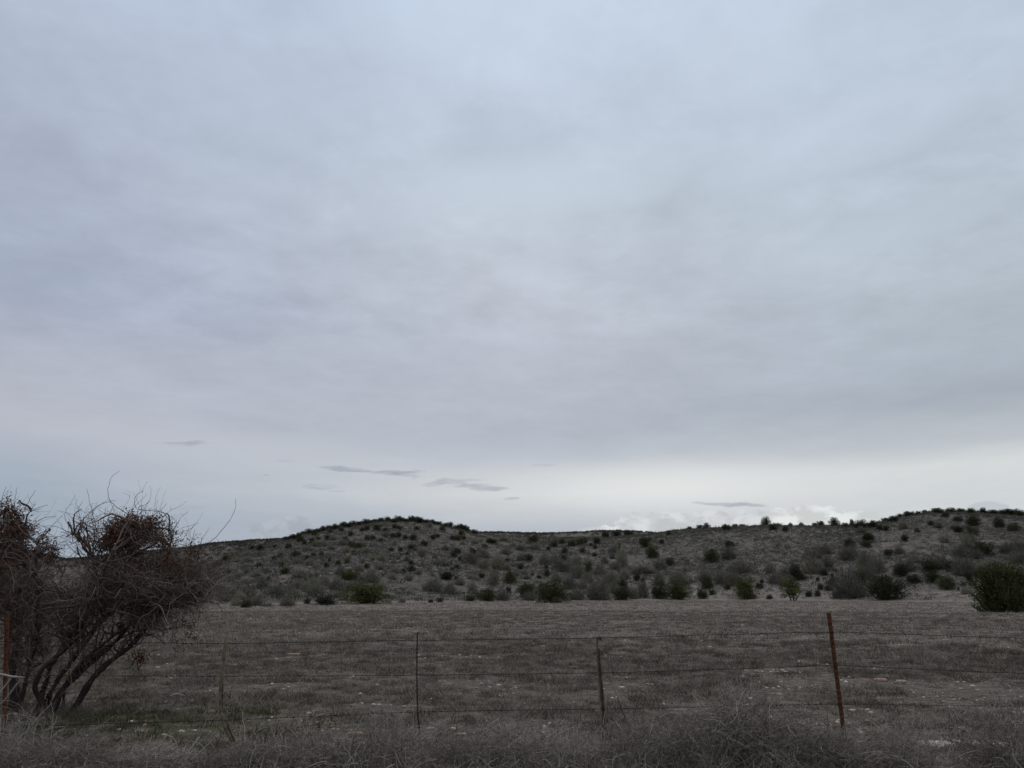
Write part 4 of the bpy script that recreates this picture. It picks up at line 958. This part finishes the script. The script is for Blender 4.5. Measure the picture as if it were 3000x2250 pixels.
    for px, py, rx, ry, tl, k, c in ((1500, 560, 13, 2.6, .10, .75, (203, 214, 228)), (2450, 400, 9, 2.2, .12, .6, (199, 211, 227)), (1350, 60, 12, 4.5, -.1, .6, (203, 216, 233)), (2150, 150, 6, 4, -.1, .45, (201, 214, 230)), (2500, 720, 9, 1.8, .12, .5, (195, 207, 221)), (2250, 590, 9, 1.3, .12, .4, (182, 192, 207)), (500, 900, 16, 2.2, .05, .4, (160, 170, 190)), (1450, 400, 8, 2.4, .05, .45, (184, 196, 212)), (780, 300, 6, 3, 0, .35, (192, 204, 222))):
        b = M('ADD', blob(px, py, rx, ry, tl), M('ADD', M('MULTIPLY', M('SUBTRACT', d1, .5), 4.5), M('MULTIPLY', M('SUBTRACT', d2, .5), 3.5)))
        col = mixc(nt, ramp(nt, b, [(.0, (k * .62,) * 3), (1.4, (0, 0, 0))]), col, lin(*c))
    # cumulus heads low over the ridge
    cb4 = nt.nodes.new('ShaderNodeCombineXYZ'); nt.links.new(M('DIVIDE', az, 1.6), cb4.inputs[0]); nt.links.new(M('DIVIDE', el, 1.0), cb4.inputs[1])
    n1 = noise(nt, cb4.outputs[0], 1.2, 7, .6, .2); n1b = noise(nt, cb4.outputs[0], .8, 5, .55, .2)
    for px, py, rx, ry, c, k in ((2120, 1540, 5.6, 1.15, (216, 219, 221), .85), (2370, 1522, 3.2, 1.05, (230, 232, 232), .92), (2490, 1527, 2.4, .75, (227, 230, 230), .9), (1900, 1545, 2.8, 1.2, (217, 220, 222), .85), (1770, 1554, 2.0, .42, (226, 229, 231), .95), (840, 1560, 2.6, 1.1, (180, 187, 197), .6), (1160, 1521, .55, .3, (205, 210, 216), .8), (870, 1520, .9, .22, (192, 198, 207), .7)):
        b = M('ADD', blob(px, py, rx, ry), M('MULTIPLY', M('SUBTRACT', n1, .5), 2.6))
        m = ramp(nt, b, [(.62, (k, k, k)), (.95, (0, 0, 0))])
        shade = mixc(nt, ramp(nt, n1b, [(.42, (0, 0, 0)), (.56, (1, 1, 1))]), tuple(x * .76 for x in lin(*c)[:3]), lin(*c)[:3])
        col = mixc(nt, m, col, shade)
    b = M('ADD', blob(2895, 1490, 1.3, .62), M('MULTIPLY', M('SUBTRACT', n1, .5), 1.8))
    col = mixc(nt, ramp(nt, b, [(.5, (.8, .8, .8)), (.8, (0, 0, 0))]), col, lin(186, 192, 200))
    # dark streaks of low cloud
    cb3 = nt.nodes.new('ShaderNodeCombineXYZ'); nt.links.new(M('DIVIDE', az, 5), cb3.inputs[0]); nt.links.new(M('DIVIDE', el, 1.1), cb3.inputs[1])
    n2 = noise(nt, cb3.outputs[0], 2.6, 7, .62, .4)
    els = M('ADD', el, M('MULTIPLY', M('SUBTRACT', noise(nt, cb3.outputs[0], 1.1, 3, .5), .5), 1.1))
    for px, py, rx, ry, tl, k in ((1020, 1374, 2.6, .2, -.035, .85), (1160, 1385, 2.6, .3, -.03, .95), (1330, 1410, 2.2, .27, -.03, .5), (1400, 1428, 2.6, .22, -.02, .65), (955, 1424, 1.5, .16, 0, .5), (1270, 1415, 1.0, .3, .1, .4), (1500, 1460, .8, .12, 0, .45), (990, 1437, .7, .09, 0, .4), (535, 1296, 1.7, .26, .05, .95), (590, 1299, .9, .09, -.02, .5), (2110, 1474, 2.2, .15, -.06, .6), (2180, 1481, 1.7, .17, -.03, .7), (780, 1389, .3, .12, 0, .5), (830, 1358, .9, .09, 0, .25), (1590, 1362, 1.3, .12, -.06, .3), (540, 1488, 1.6, .16, .05, .35), (690, 1503, 1.2, .14, 0, .2)):
        b = M('ADD', blob(px, py, rx, ry, tl, els), M('MULTIPLY', M('SUBTRACT', n2, .5), 3.6))
        col = mixc(nt, ramp(nt, b, [(-.5, (k, k, k)), (1.5, (0, 0, 0))]), col, lin(164, 169, 181))
    sky = nt.nodes.new('ShaderNodeTexSky'); sky.sky_type = 'NISHITA'; sky.sun_disc = False
    sky.sun_elevation = math.radians(42); sky.sun_rotation = math.radians(25)
    zen = ramp(nt, M('DIVIDE', el, 90), [(.47, (1, 1, 1)), (.72, (1.9, 1.75, 1.5))])   # unseen sky above the view, brightened and warmed to light the ground
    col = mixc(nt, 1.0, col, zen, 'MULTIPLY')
    k10 = mixc(nt, 1.0, col, (10.0, 10.0, 10.0, 1), 'MULTIPLY')
    col = mixc(nt, .985, sky.outputs[0], k10)                # nearly full cloud cover over the clear sky
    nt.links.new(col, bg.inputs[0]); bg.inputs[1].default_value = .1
build_sky()

sun = bpy.data.lights.new('sun', 'SUN'); sun.energy = .5; sun.angle = math.radians(40); sun.color = (1, .96, .9)
so = bpy.data.objects.new('sun', sun); C.objects.link(so)
dv = Vector((math.sin(math.radians(25)) * math.cos(math.radians(42)), math.cos(math.radians(25)) * math.cos(math.radians(42)), math.sin(math.radians(42))))
so.rotation_euler = (-dv).to_track_quat('-Z', 'Y').to_euler()

cam = bpy.data.cameras.new('camera'); cam.sensor_width = 36; cam.lens = F / 3000 * 36; cam.clip_end = 20000; cam.clip_start = .05
co = bpy.data.objects.new('camera', cam); C.objects.link(co); co.location = (0, 0, HC); co.rotation_euler = (math.pi / 2 + PITCH, 0, 0)
S_ = bpy.context.scene; S_.camera = co
S_.view_settings.view_transform = 'Standard'; S_.view_settings.look = 'None'; S_.view_settings.exposure = 0; S_.view_settings.gamma = 1
S_.cycles.max_bounces = 5; S_.cycles.diffuse_bounces = 3
print('COUNTS', len([r for r in records if r['kind'] == 'J']), len([r for r in records if r['kind'] == 'G']))
